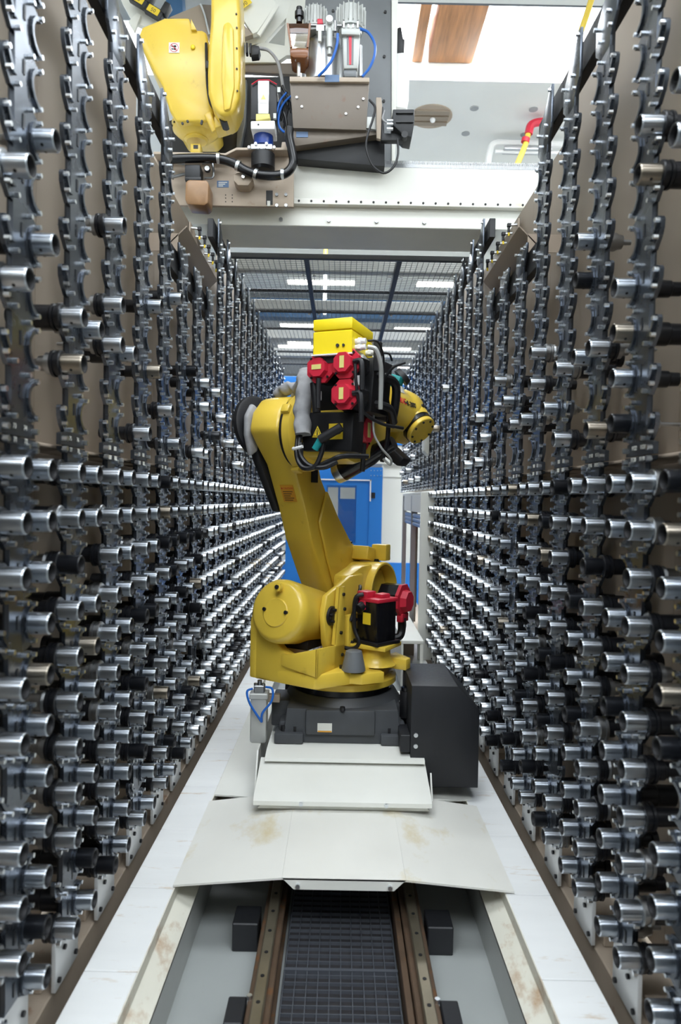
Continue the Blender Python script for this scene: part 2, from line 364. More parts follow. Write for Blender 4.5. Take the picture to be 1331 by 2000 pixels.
# wire mesh roof over the far aisle
ZR = 3.66
t = thing('mesh_roof', 'wire mesh roof panels in dark frames over the far aisle', 'mesh roof', (XC, 5.5, ZR))
xa, xb, ya, yb = XC - 0.98, XC + 0.98, 5.42, 10.5
def bar(name, a, b, m): MB().span(a, b, 0.003).build(name, m, t)
bar('front_tube', (xa, ya - 0.02, ZR - 0.02), (xb, ya + 0.02, ZR + 0.02), 'black_sheet')
for x in (XC - 0.335, XC + 0.405): bar('long_tube', (x - 0.02, ya + 0.02, ZR - 0.02), (x + 0.02, yb, ZR + 0.02), 'black_sheet')
for i, yy in enumerate((5.85, 7.05, 8.3, 9.3)):
    bar('cross_beam', (xa, yy - 0.05, ZR + 0.02), (xb, yy + 0.05, ZR + 0.12), 'grey_light')
for i, yy in enumerate((6.3, 7.0, 7.7, 8.9, 9.7)): bar('cross_bar', (xa, yy - 0.012, ZR - 0.012), (xb, yy + 0.012, ZR + 0.012), 'black_sheet')
m_ = MB()
for k in range(44):
    x = xa + 0.02 + k * 0.0446; m_.box((x, (ya + yb) / 2, ZR), (0.004, yb - ya, 0.004))
for k in range(110):
    y = ya + 0.02 + k * 0.0458; m_.box(((xa + xb) / 2, y, ZR), (xb - xa, 0.003, 0.003))
m_.build('wire_mesh', 'grey_paint', t, stuff=True)
m_ = MB()
for x in (XC - 0.335, XC + 0.405):
    for yy in (5.85, 7.05, 8.3, 9.3):
        for q in (-0.05, 0.05): m_.cyl((x + q, yy, ZR + 0.0), (x + q, yy, ZR - 0.015), 0.014, n=8)
m_.build('mesh_clamps', 'white', t, stuff=True)

#@@TRACK
# ------------------------------------------------------------------ aisle floor: ledges, track, carriage cover
for side, s in (('left', -1), ('right', 1)):
    t = thing('walkway_ledge', 'long white %s ledge of sheet panels at the foot of the %s rack' % (side, side), 'ledge', (XC + s * 0.72, 5, 0.25))
    xo, xi = XC + s * 0.808, XC + s * 0.6375
    y = 1.2
    me = None
    while y < 10.4:
        o = MB().span((min(xo, xi), y, 0.235), (max(xo, xi), y + 0.460, 0.25), 0.002).build('panel', 'ledge_white', t); y += 0.464
    MB().span((min(xo, xi) + 0.005, 1.2, 0.225), (max(xo, xi) - 0.005, 10.4, 0.2348)).build('under_strip', 'seam_rust', t)
    MB().span((xi - 0.004 if s > 0 else xi, 1.2, 0.19), (xi if s > 0 else xi + 0.004, 10.45, 0.2495)).build('inner_lip', 'ledge_rusty', t)
    # sloping gutter below the ledge, and its upright
    xg = XC + s * 0.572
    MB().prism([(xi, 0.205), (xg, 0.165), (xg, 0.155), (xi, 0.195)], (0, 1.2, 0), (1, 0, 0), (0, 0, 1), (0, 9.2, 0)).build('gutter', 'ledge_rusty', t)
    MB().span((min(xg, xg + s * 0.006), 1.2, 0.0), (max(xg, xg + s * 0.006), 10.4, 0.164)).build('upright', 'grey_light', t)
    MB().span((min(xo, xo - s * 0.01), 1.2, 0.0), (max(xo, xo - s * 0.01), 10.4, 0.234)).build('back_upright', 'grey_light', t)
# track
XT = 0.04
for side, s in (('left', -1), ('right', 1)):
    x = XT + s * 0.272
    t = thing('track_rail', 'oily steel %s guide rail on a rusty beam under the robot carriage' % side, 'rail', (x, 5, 0))
    MB().span((x - 0.045, 1.0, 0), (x + 0.045, 10.3, 0.02)).span((x - 0.012, 1.0, 0.02), (x + 0.012, 10.3, 0.09)).span((x - 0.04, 1.0, 0.09), (x + 0.04, 10.3, 0.115), 0.004).build('beam', 'rust_steel', t)
    MB().span((x - 0.020, 1.0, 0.115), (x + 0.020, 10.3, 0.15), 0.004).build('rail_bar', 'rail_steel', t)
    m_ = MB(); y = 1.3
    while y < 3.6: m_.cyl((x, y, 0.15), (x, y, 0.1515), 0.007, n=10); y += 0.12
    m_.build('rail_holes', 'black', t, stuff=True)
    for yy, off in ((2.16, 0.075), (2.66, 0.105)):
        MB().box((x + s * off, yy, 0.055), (0.06 if yy < 2.3 else 0.10, 0.12, 0.11), None, 0.004).build('clamp', 'black_sheet', t)
    for yy in (2.05, 2.2): MB().cyl((x + s * 0.035, yy, 0.115), (x + s * 0.035, yy, 0.128), 0.009, n=8).build('bolt', 'bolt', t)
o = MB().span((XT + 0.205, 1.0, 0.0), (XT + 0.228, 10.3, 0.10), 0.002).build('gear_rack', 'rust_steel', None, org=(XT + 0.21, 5, 0)); tag(o, 'long toothed drive rack strip beside the right track rail', 'gear rack')
t = thing('cable_trough', 'dark grid grating between the two track rails', 'grating', (XT, 5, 0))
MB().span((XT - 0.215, 1.0, 0.0), (XT + 0.2, 10.2, 0.03)).build('base_sheet', 'chain_dark', t)
m_ = MB(); x = XT - 0.21
while x < XT + 0.2: m_.span((x - 0.0016, 1.2, 0.03), (x + 0.0016, 10.2, 0.043)); x += 0.0405
y = 1.2
while y < 4.2: m_.span((XT - 0.212, y - 0.0016, 0.03), (XT + 0.198, y + 0.0016, 0.042)); y += 0.037
m_.build('grid_bars', 'chain_bar', t, stuff=True)
MB().span((XT - 0.214, 2.44, 0.03), (XT + 0.2, 2.452, 0.046)).build('joint_bar', 'chain_bar', t)
# energy chain lying on the track behind the robot
t = thing('energy_chain', 'ribbed black cable chain on the track behind the robot', 'cable chain', (0.33, 5.5, 0.1))
for k in range(34): MB().box((0.335, 4.45 + k * 0.085, 0.22), (0.15, 0.07, 0.10), None, 0.008).build('link', 'rubber', t)

# carriage cover plates
t = thing('carriage_cover', 'cream folded sheet cover plate sliding between the ledges in front of the robot', 'cover plate', (XT, 2.6, 0.25))
zc, zs = 0.315, 0.262
ya, yb = 2.56, 3.32
def plate(name, x0, z0, x1, z1, yA, yB, mt, yA1=None):
    m_ = MB(); yA1 = yA if yA1 is None else yA1
    v = [m_.bm.verts.new(p) for p in ((x0, yA, z0), (x1, yA1, z1), (x1, yB, z1), (x0, yB, z0), (x0, yA, z0 - 0.008), (x1, yA1, z1 - 0.008), (x1, yB, z1 - 0.008), (x0, yB, z0 - 0.008))]
    for f in ((0, 1, 2, 3), (7, 6, 5, 4), (0, 4, 5, 1), (1, 5, 6, 2), (2, 6, 7, 3), (3, 7, 4, 0)): m_.bm.faces.new([v[i] for i in f])
    return m_.build(name, mt, t)
fl, fr_ = XT - 0.27, XT + 0.225
plate('middle_plate', XT - 0.235, zc, XT + 0.235, zc, ya, yb, 'cream_worn')
plate('wing_plate', XT - 0.655, zs, XT - 0.2355, zc, ya + 0.03, yb, 'cream_worn', ya)
plate('wing_plate', XT + 0.2355, zc, XT + 0.655, zs, ya, yb, 'cream_worn', ya + 0.03)
MB().prism([(-0.235, 0.0), (0.235, 0.0), (0.19, -0.042), (-0.19, -0.042)], (XT, ya, zc - 0.002), (1, 0, 0), (0, 0, 1), (0, 0.006, 0)).build('front_flange', 'cream', t)
for s in (-1, 1): MB().cyl((XT + s * 0.175, ya, zc - 0.028), (XT + s * 0.175, ya - 0.012, zc - 0.028), 0.009, n=10).build('bolt', 'bolt', t)
# side wings of the next cover, lower and behind
t = thing('rear_cover', 'cream lower cover plate beneath the robot, its edges beside the pedestal', 'cover plate', (XT, 3.5, 0.2))
plate('middle_plate', XT - 0.23, zc - 0.03, XT + 0.23, zc - 0.03, 3.30, 5.3, 'cream')
plate('wing_plate', XT - 0.65, zs - 0.012, XT - 0.231, zc - 0.03, 3.42, 5.3, 'cream', 3.30)
plate('wing_plate', XT + 0.231, zc - 0.03, XT + 0.65, zs - 0.012, 3.30, 5.3, 'cream', 3.42)
# pedestal covers
t = thing('pedestal_cover', 'cream sloping sheet covers on the pedestal in front of the robot base', 'cover', (XT, 3.3, 0.3))
m_ = MB().prism([(3.10, 0.345), (3.10, 0.365), (3.14, 0.385), (3.40, 0.452), (3.40, 0.44), (3.15, 0.37), (3.112, 0.345)], (XT - 0.415, 0, 0), (0, 1, 0), (0, 0, 1), (0.82, 0, 0))
m_.build('front_slope', 'cream', t)
m_ = MB().prism([(-0.40, 0.0), (0.40, 0.0), (0.38, 0.02), (0.26, 0.03), (-0.26, 0.03), (-0.38, 0.02)], (XT, 3.13, 0.318), (1, 0, 0), (0, 0, 1), (0, 0.02, 0)); m_.build('under_flange', 'cream', t)
m_ = MB().prism([(3.34, 0.455), (3.345, 0.47), (3.42, 0.485), (4.35, 0.485), (4.35, 0.47), (3.42, 0.47)], (XT - 0.39, 0, 0), (0, 1, 0), (0, 0, 1), (0.79, 0, 0)); m_.build('top_slab', 'cream', t)
MB().span((XT - 0.34, 3.5, 0.31), (XT + 0.34, 4.3, 0.47)).build('pedestal_box', 'black_sheet', t)
for s in (-1, 1):
    MB().prism([(3.42, 0.48), (4.3, 0.48), (4.3, 0.29), (3.30, 0.29)], (XT + s * 0.43, 0, 0), (0, 1, 0), (0, 0, 1), (s * 0.008, 0, 0)).build('side_skirt', 'cream', t)
for s in (-1, 1):
    MB().cyl((XT + s * 0.195, 3.10, 0.356), (XT + s * 0.195, 3.088, 0.356), 0.0095, n=10).build('bolt', 'bolt', t); MB().cyl((XT + s * 0.31, 3.385, 0.447), (XT + s * 0.31, 3.38, 0.458), 0.009, n=10).build('bolt', 'bolt', t)
#@@RACK
# ------------------------------------------------------------------ tool racks
LOWZ = [1.815 - 0.137 * r for r in range(11)]
UPZ = [2.0 + 0.137 * r for r in range(10)]
PITCH_Y = 0.355
FAR = [(0.040, -0.0685), (0.062, -0.0665), (0.088, -0.058), (0.094, -0.049), (0.090, -0.041), (0.078, -0.039), (0.061, -0.030), (0.050, -0.015), (0.047, 0), (0.050, 0.015), (0.061, 0.030), (0.078, 0.039), (0.090, 0.041), (0.094, 0.049), (0.088, 0.058), (0.062, 0.0665), (0.040, 0.0685)]
NEAR = [(-0.042, 0.0685), (-0.040, 0.03), (-0.039, -0.005), (-0.044, -0.028), (-0.054, -0.030), (-0.066, -0.016), (-0.084, 0.010), (-0.094, 0.014), (-0.101, 0.004), (-0.098, -0.02), (-0.086, -0.042), (-0.070, -0.058), (-0.060, -0.0685)]
def band(m_, pts, wd, t0, t1, s):          # a raised strip that follows the cut-out's edge
    n = len(pts); inn = []
    for i, p in enumerate(pts):
        a = Vector(pts[max(0, i - 1)]); b = Vector(pts[min(n - 1, i + 1)]); d = (b - a).normalized(); inn.append((p[0] + d.y * -wd, p[1] + d.x * wd))
    for i in range(n - 1):
        q = [pts[i], pts[i + 1], inn[i + 1], inn[i]]
        V = [m_.bm.verts.new((-s * t0, y, z)) for y, z in q] + [m_.bm.verts.new((-s * t1, y, z)) for y, z in q]
        for f in ((4, 5, 6, 7), (0, 1, 5, 4), (3, 2, 6, 7)): m_.bm.faces.new([V[k] for k in f])
FK = {}
for s in (-1, 1):
    T = Vector((-s, 0, 0))
    FK[s, 'plate'] = MB().prism(FAR + NEAR, (0, 0, 0), (0, 1, 0), (0, 0, 1), T * 0.012).mesh('fork_plate', 'fork_steel')
    m_ = MB(); band(m_, FAR[4:13], 0.011, 0.012, 0.020, s); band(m_, NEAR[3:8], 0.010, 0.012, 0.020, s)
    FK[s, 'finger'] = m_.mesh('spring_fingers', 'fork_steel')
    m_ = MB()
    m_.box((-s * 0.013, 0.006, 0.012), (0.003, 0.010, 0.036)); m_.prism([(-0.078, -0.012), (-0.056, -0.048), (-0.064, -0.052), (-0.086, -0.022)], (-s * 0.0121, 0, 0), (0, 1, 0), (0, 0, 1), T * 0.001)
    m_.prism([(0.034, -0.05), (0.030, -0.02), (0.036, 0.02), (0.041, 0.03), (0.035, 0.0), (0.036, -0.02), (0.044, -0.045)], (-s * 0.0121, 0, 0), (0, 1, 0), (0, 0, 1), T * 0.001)
    FK[s, 'slot'] = m_.mesh('slots', 'fork_dark')
    m_ = MB()
    for y, z in ((0.086, 0.050), (0.086, -0.050), (-0.090, 0.004), (-0.036, -0.055), (-0.082, -0.040), (0.036, 0.058)):
        m_.cyl((-s * 0.012, y, z), (-s * 0.026, y, z), 0.0068, n=6)
    FK[s, 'bolt'] = m_.mesh('bolts', 'bolt')
    # static pieces of a column (frame at the strip plane, z from the floor)
    for hi, nm in ((3.57, 'tall'), (3.02, 'low')):
        zt_ = hi - 0.235 if nm == 'tall' else hi - 0.10
        FK[s, 'top', nm] = MB().prism([(-0.042, zt_ - 0.034), (-0.045, zt_ + 0.0), (-0.090, zt_ + 0.05), (-0.096, zt_ + 0.08), (-0.096, hi), (-0.066, hi), (0.094, zt_ + 0.10), (0.094, zt_ + 0.01), (0.07, zt_ - 0.01), (0.05, zt_ - 0.034)], (0, 0, 0), (0, 1, 0), (0, 0, 1), T * 0.012, 0.002).mesh('top_plate', 'fork_steel')
        m_ = MB()
        for y, z in ((-0.08, hi - 0.02), (0.082, zt_ + 0.10), (-0.03, zt_ + 0.09), (0.04, zt_ + 0.03), (-0.05, zt_ + 0.03)): m_.cyl((-s * 0.012, y, z), (-s * 0.024, y, z), 0.008, n=6)
        FK[s, 'topbolt', nm] = m_.mesh('top_bolts', 'bolt')
    FK[s, 'nplate', 0] = MB().prism([(-0.096, 0), (0.090, 0), (0.080, 0.036), (0.045, 0.042), (-0.06, 0.042), (-0.096, 0.034)], (0, 0, 1.897), (0, 1, 0), (0, 0, 1), T * 0.014).mesh('number_plate', 'fork_dark')
    FK[s, 'nplate', 1] = MB().prism([(-0.096, 0), (0.090, 0), (0.086, -0.02), (0.045, -0.018), (-0.06, -0.018), (-0.09, -0.012)], (0, 0, 1.893), (0, 1, 0), (0, 0, 1), T * 0.016).mesh('number_plate', 'fork_dark')
    m_ = MB()
    for y, z in ((-0.085, 1.915), (0.075, 1.915), (-0.085, 1.885), (0.075, 1.88)): m_.cyl((-s * 0.014, y, z), (-s * 0.03, y, z), 0.008, n=6)
    FK[s, 'nbolt'] = m_.mesh('plate_bolts', 'bolt')
    m_ = MB().prism([(-0.088, 0.255), (0.088, 0.255), (0.088, 0.385), (0.03, 0.42), (-0.088, 0.42)], (0, 0, 0), (0, 1, 0), (0, 0, 1), T * 0.014, 0.002)
    FK[s, 'foot'] = m_.mesh('foot_plate', 'foot_white')
    m_ = MB()
    for y, z in ((-0.07, 0.285), (0.06, 0.285), (-0.03, 0.36), (0.05, 0.36)): m_.cyl((-s * 0.014, y, z), (-s * 0.022, y, z), 0.008, n=8)
    FK[s, 'footbolt'] = m_.mesh('foot_bolts', 'black')
    FK[s, 'block'] = MB().span((s * 0.03, -0.085, 0.248), (s * 0.16, -0.03, 0.31), 0.004).mesh('foot_block', 'tan_rust')
    for hi, nm in ((3.57, 'tall'), (3.02, 'low')):
        FK[s, 'spine', nm] = MB().span((0.0, -0.026, 0.25), (s * 0.012, 0.034, hi - 0.12)).mesh('spine', 'fork_dark')
        FK[s, 'back', nm] = MB().span((s * 0.19, -PITCH_Y / 2 + 0.001, 0.27), (s * 0.196, PITCH_Y / 2 - 0.001, 3.82 if nm == 'tall' else 3.55)).mesh('back_panel', 'tan')
        FK[s, 'cover', nm] = MB().span((s * 0.012, -PITCH_Y / 2 + 0.001, hi - 0.15), (s * 0.05, PITCH_Y / 2 - 0.001, hi - 0.03), 0.003).mesh('header_bar', 'black_sheet')
    FK[s, 'spineup'] = MB().span((0.0, -0.026, 1.9), (s * 0.012, 0.034, 3.45)).mesh('spine', 'fork_dark')
    FK[s, 'backup'] = MB().span((s * 0.19, -PITCH_Y / 2 + 0.001, 1.88), (s * 0.196, PITCH_Y / 2 - 0.001, 3.82)).mesh('back_panel', 'tan')

# tool holders: shank towards the aisle, flange in the fork, cutter towards the back panel
def lath(prof, s, n, m, name, y=0.0): return MB().lathe([(h, r) for h, r in prof], (0, 0, 0), (-s, 0, 0), n).mesh(name, m, None, 30)
SHANK = [(0.0, 0.028), (0.004, 0.0293), (0.058, 0.0293), (0.0615, 0.027), (0.0615, 0.0265)]
BORE = [(0.0613, 0.0267), (0.0605, 0.0225), (0.058, 0.0216), (0.02, 0.019), (0.018, 0)]
FLANGE = [(-0.034, 0.0), (-0.034, 0.034), (-0.030, 0.040), (-0.022, 0.040), (-0.020, 0.035), (-0.014, 0.035), (-0.012, 0.040), (-0.003, 0.040), (0.0, 0.037), (0.0, 0.028)]
BODY = {'long black body': ('tool_black', [(-0.0340, 0.036), (-0.1028, 0.036), (-0.1054, 0.033), (-0.1623, 0.032), (-0.1666, 0.026), (-0.1666, 0)]),
        'slim drill': ('steel', [(-0.0340, 0.033), (-0.0476, 0.033), (-0.0519, 0.024), (-0.0714, 0.022), (-0.0774, 0.015), (-0.0884, 0.013), (-0.0901, 0.006), (-0.1666, 0.0055), (-0.1734, 0)]),
        'stubby black cutter': ('tool_black', [(-0.0340, 0.030), (-0.0561, 0.030), (-0.0595, 0.024), (-0.0901, 0.024), (-0.0935, 0.031), (-0.1114, 0.031), (-0.1130, 0)]),
        'grey collet nose': ('steel', [(-0.0340, 0.036), (-0.0425, 0.038), (-0.0476, 0.032), (-0.0774, 0.031), (-0.0859, 0.026), (-0.1003, 0.024), (-0.1020, 0.010), (-0.1326, 0.009), (-0.1343, 0)]),
        'plain black arbor': ('tool_black', [(-0.0340, 0.028), (-0.1071, 0.026), (-0.1105, 0.022), (-0.1411, 0.021), (-0.1436, 0)])}
SK = {'bright': 'chrome', 'black': 'tool_black', 'bronze': 'bronze'}
TM = {}
for s in (-1, 1):
    for k, m in SK.items(): TM[s, 'shank', k] = lath(SHANK, s, 28, {'chrome': 'chrome_turned', 'bronze': 'bronze_turned'}.get(m, m), 'shank')
    m_ = MB().lathe(BORE, (0, 0, 0), (-s, 0, 0), 20)
    for sy in (-1, 1):                          # two coolant holes on the lower face of the shank
        d = Vector((0, sy * 0.45 - 0.35, -0.85)).normalized()
        m_.cyl(Vector((-s * 0.03, 0, 0)) + d * 0.0288, Vector((-s * 0.03, 0, 0)) + d * 0.0297, 0.0045, n=8)
    TM[s, 'bore'] = m_.mesh('bore', 'bore')
    TM[s, 'flange', 0] = lath(FLANGE, s, 28, 'tool_black', 'flange'); TM[s, 'flange', 1] = lath(FLANGE, s, 28, 'steel', 'flange')
    for k, (m, p) in BODY.items(): TM[s, 'body', k] = lath(p, s, 20, m, 'cutter_body')

SIDES = {-1: ('left', XC - 0.866, 2.105 - PITCH_Y), 1: ('right', XC + 0.866, 2.02)}   # name, strip plane, depth of column 1
TOOLS = []
UPPER = {(-1, 1): [(-1, 2), (1, 3), (1, 5), (-1, 4)], (-1, 2): [(-1, 1), (1, 2), (-1, 2)], (-1, 4): [(1, 4), (1, 2), (-1, 0)], (1, 1): [(-1, 6), (-1, 5), (1, 3), (1, 2), (1, 1), (1, 0)],
         (1, 2): [(1, 5), (1, 4), (-1, 2), (1, 2), (-1, 0)], (1, 3): [(-1, 2), (1, 1), (-1, 0)], (1, 0): [(1, 6), (1, 5)], (1, 6): [(-1, 3), (-1, 2)]}
for s in (-1, 1):
    nm, X, Y1 = SIDES[s]
    k0, k1 = (0, 23)
    for k in range(k0, k1 + 1):
        Y = Y1 + PITCH_Y * (k - 1)
        if Y > 10.25: break
        low = k in ((6, 7, 8) if s < 0 else (5, 6, 7))
        upper_only = s > 0 and Y > 6.3
        kind = 'low' if low else 'tall'
        word = ORD[k] if k > 0 else 'edge'
        lab = '%s rack column of forked steel plates, %s along the aisle' % (nm, word if k else 'nearest and cut by the frame')
        if low: lab = 'short %s rack column of forked plates under the gantry beam, %s along' % (nm, word)
        if upper_only: lab = 'upper %s rack column of forked plates above the cream cabinet, %s along' % (nm, word)
        t = thing('tool_rack', lab, 'tool rack', (X, Y, 0.0), 0, '%s tool rack columns' % nm)
        zs = ([] if upper_only else LOWZ) + (UPZ[:7] if low else UPZ)
        for z in zs:
            f = inst('fork_plate', FK[s, 'plate'], (0, 0, z), t)
            inst('spring_fingers', FK[s, 'finger'], (0, 0, 0), f, True); inst('slots', FK[s, 'slot'], (0, 0, 0), f, True); inst('bolts', FK[s, 'bolt'], (0, 0, 0), f, True)
        inst('top_plate', FK[s, 'top', kind], (0, 0, 0), t); inst('top_bolts', FK[s, 'topbolt', kind], (0, 0, 0), t, True)
        if upper_only:
            inst('spine', FK[s, 'spineup'], (0, 0, 0), t); inst('back_panel', FK[s, 'backup'], (0, 0, 0), t)
        else:
            inst('spine', FK[s, 'spine', kind], (0, 0, 0), t); inst('back_panel', FK[s, 'back', 'low' if 4.4 < Y < 5.45 else kind], (0, 0, 0), t)
            inst('foot_plate', FK[s, 'foot'], (0, 0, 0), t); inst('foot_bolts', FK[s, 'footbolt'], (0, 0, 0), t, True); inst('foot_block', FK[s, 'block'], (0, 0, 0), t)
        inst('header_bar', FK[s, 'cover', kind], (0, 0, 0), t)
        pl = [inst('number_plate', FK[s, 'nplate', q], (0, 0, 0), t) for q in (0, 1)]
        inst('plate_bolts', FK[s, 'nbolt'], (0, 0, 0), t, True)
        NUM = {(1, 1): ('1122', '1121', '1120', '1119'), (1, 2): ('1118', '1117', '1116', '1115'), (-1, 1): ('73', '74', '71', '72'), (-1, 2): ('75', '76', '77', '78')}.get((s, k))
        for q, (yy, zz) in enumerate(((s * -0.028, 1.920), (s * 0.030, 1.920), (s * -0.028, 1.8855), (s * 0.030, 1.8855))):
            if k > 9: break
            yy = -yy
            xx = -s * 0.0145 if q < 2 else -s * 0.0165
            c = MB().box((xx, yy, zz), (0.0012, 0.026, 0.015)).build('number_tag', 'fork_dark' if NUM else 'label_pale', pl[q // 2], org=None)
            c.location = (0, 0, 0)
            if NUM: text(NUM[q], 'number', 'label_pale', 0.0185, frame((xx - s * 0.001, yy, zz), (0, s * -1.0, 0), (0, 0, 1)), pl[q // 2], 0.0004)
        # which seats hold a tool
        for z_i, z in enumerate([] if upper_only else LOWZ):
            for e in (-1, 1):
                if rnd.random() < 0.955: TOOLS.append((s, k, e, 'below', z_i, X, Y, z))
        seats = UPPER.get((s, k))
        for z_i, z in enumerate(UPZ[:7] if low else UPZ):
            for e in (-1, 1):
                p = (0.45, 0.4, 0.3, 0.22, 0.10, 0.04, 0.02, 0, 0, 0)[z_i]
                if k >= 9: p *= 0.45
                u = rnd.random()
                if ((e, z_i) in seats) if seats is not None else u < p: TOOLS.append((s, k, e, 'above', z_i, X, Y, z))
CARD = ['zero', 'one', 'two', 'three', 'four', 'five', 'six', 'seven', 'eight', 'nine', 'ten', 'eleven', 'twelve']
def kinds(r):
    u = r.random(); sh = 'bright' if u < 0.80 else ('black' if u < 0.955 else 'bronze')
    return sh, r.choice(['long black body', 'long black body', 'slim drill', 'stubby black cutter', 'grey collet nose', 'plain black arbor']), (1 if r.random() < 0.25 and sh != 'black' else 0)
def in_view(tl):
    s, k, e, mod, zi, X, Y, z = tl; yy = Y + e * 0.073; xx = X - s * 0.03
    px = 666 + xx / yy * 1333 ; py = 976 - (z - EYE) / yy * 1333
    return -25 < px < 1356 and -40 < py < 2040
TOOLS = sorted([t for t in TOOLS if in_view(t)], key=lambda t: t[6] + t[2] * 0.073)
r2 = random.Random(5)
REST = []
for i, tl in enumerate(TOOLS):
    s, k, e, mod, zi, X, Y, z = tl
    sh, bd, fl_ = kinds(r2); yy = Y + e * 0.073
    if i >= 300: REST.append((s, X, yy, z, sh, bd, fl_)); continue
    nm = SIDES[s][0]
    lab = '%s tool holder, %s, %s rack column %s, %s side, %s %s numbers' % (sh, bd, nm, CARD[k], 'near' if e < 0 else 'far', ORD[zi + 1], mod)
    t = thing('tool_holder', lab, 'tool holder', (X - s * 0.010, yy, z), 0, 'tool holders in the racks')
    sk = inst('shank', TM[s, 'shank', sh], (0, 0, 0), t); inst('bore', TM[s, 'bore'], (0, 0, 0), sk)
    inst('flange', TM[s, 'flange', fl_], (0, 0, 0), t); inst('cutter_body', TM[s, 'body', bd], (0, 0, 0), t)
# the remaining holders, farther along: one object
slots_ = ['chrome', 'tool_black', 'bronze', 'steel', 'bore']
V, Fc, MI = [], [], []
def ring_add(prof, mi, s, o, n):
    base = len(V)
    for h, r in prof:
        for q in range(n): a = 2 * math.pi * q / n; V.append((o[0] - s * h, o[1] + r * math.cos(a), o[2] + r * math.sin(a)))
    for j in range(len(prof) - 1):
        for q in range(n):
            a, b = base + j * n, base + (j + 1) * n; q2 = (q + 1) % n
            f = (a + q, a + q2, b + q2, b + q); Fc.append(f if s > 0 else f[::-1]); MI.append(mi)
for s, X, yy, z, sh, bd, fl_ in REST:
    o = (X - s * 0.010, yy, z); n = 14
    ring_add([(0.0, 0.0293), (0.058, 0.0293), (0.0615, 0.027), (0.0615, 0.0265)], slots_.index(SK[sh]), s, o, n)
    ring_add([(0.0613, 0.0267), (0.060, 0.022), (0.03, 0.018), (0.03, 0.0005)], 4, s, o, n)
    ring_add([(-0.034, 0.02), (-0.034, 0.040), (-0.022, 0.040), (-0.019, 0.035), (-0.013, 0.035), (-0.011, 0.040), (0.0, 0.039), (0.0, 0.028)], 3 if fl_ else 1, s, o, n)
    m, p = BODY[bd]; ring_add([(h, max(r, 0.0004)) for h, r in p], slots_.index(m), s, o, n)
me = bpy.data.meshes.new('tool_holders'); me.from_pydata(V, [], Fc)
for q in slots_: me.materials.append(MAT[q])
me.polygons.foreach_set('material_index', MI); me.polygons.foreach_set('use_smooth', [True] * len(Fc)); me.set_sharp_from_angle(angle=R(35))
bm = bmesh.new(); bm.from_mesh(me); bmesh.ops.recalc_face_normals(bm, faces=bm.faces[:]); bm.to_mesh(me); bm.free()
o = bpy.data.objects.new('tool_holders', me); COL.objects.link(o); o['kind'] = 'stuff'
tag(o, 'hundreds of small tool holders in the far columns of both racks', 'tool holders')
# rails that tie the columns together
for s in (-1, 1):
    nm, X, Y1 = SIDES[s]
    o = MB().span((X + s * 0.020, 0.9, 1.888), (X + s * 0.185, 10.2, 1.897), 0.002).build('tie_rail', 'tan_light', None, org=(X + s * 0.04, 5, 1.89)); tag(o, 'thin tan shelf rail behind the number plates of the %s rack' % nm, 'rail')
    o = MB().span((X - s * 0.0, 0.9, 0.10), (X + s * 0.26, 10.2, 0.248), 0.004).build('foot_beam', 'tan_rust', None, org=(X, 5, 0.1)); tag(o, 'rust-spotted tan foot beam under the %s rack columns' % nm, 'beam')
#@@ROBOT
# ------------------------------------------------------------------ the robot on the track
# local frame: x = to the robot's right (towards the right rack and the lens), y = forward (away and right), z = height above the floor
RB = thing('industrial_robot', 'yellow six-axis robot with red motors standing on the track carriage mid-aisle', 'robot', (0.03, 3.85, 0), R(-29), None, True)
BX = Matrix.Rotation(R(29), 4, 'Z')                       # turns a shape back to the aisle's own directions
def wl(x, y, z): return BX @ Vector((x, y, z))            # aisle directions (x right, y along), measured from the robot axis -> local
def octa(m_, p0, axis, h, r, r1=None, ang=R(22.5), bev=0.0):
    m_.lathe([(0, 0), (0, r), (h, r if r1 is None else r1), (h, 0)], p0, axis, 8, ang); return m_
# --- base casting (aligned with the aisle)
base = MB()
base.box(wl(0, 0, 0.535), (0.66, 0.62, 0.11), BX, 0.012)
base.prism([(-0.34, 0.484), (0.34, 0.484), (0.34, 0.53), (0.30, 0.56), (0.29, 0.665), (-0.29, 0.665), (-0.30, 0.56), (-0.34, 0.53)], wl(0, -0.33, 0), BX @ Vector((1, 0, 0)), (0, 0, 1), BX @ Vector((0, 0.66, 0)), 0.008)
base.lathe([(0, 0.33), (0.02, 0.315), (0.045, 0.30), (0.06, 0.285), (0.06, 0)], (0, 0, 0.645), (0, 0, 1), 48)
base_o = base.build('base', 'base_grey', RB)
for sx in (-1, 1):
    for sy in (-1, 1):
        m_ = MB().box(wl(sx * 0.275, sy * 0.30, 0.515), (0.15, 0.12, 0.055), BX, 0.008); o = m_.build('base_foot', 'base_grey', base_o)
        m_ = MB()
        for q in (-0.03, 0.03): p = wl(sx * 0.275 + q, sy * 0.315, 0.54); m_.cyl(p, p + Vector((0, 0, 0.03)), 0.017, n=12)
        m_.build('foot_bolts', 'black', base_o, stuff=True)
m_ = MB().box(wl(-0.33, -0.10, 0.60), (0.10, 0.22, 0.14), BX, 0.01); m_.build('side_box', 'base_grey', base_o)
MB().box(wl(-0.01, -0.338, 0.60), (0.36, 0.03, 0.13), BX, 0.01).build('front_rib', 'base_grey', base_o)
MB().box(wl(-0.09, -0.355, 0.575), (0.075, 0.004, 0.045), BX).build('data_sticker', 'label_pale', base_o)
MB().box(wl(-0.09, -0.3575, 0.556), (0.072, 0.002, 0.007), BX).build('sticker_stripe', 'label_orange', base_o)
p = wl(0, -0.355, 0.665); MB().cyl(p, p + wl(0, 0, 0.02), 0.013, n=12).build('level_plug', 'black', base_o)
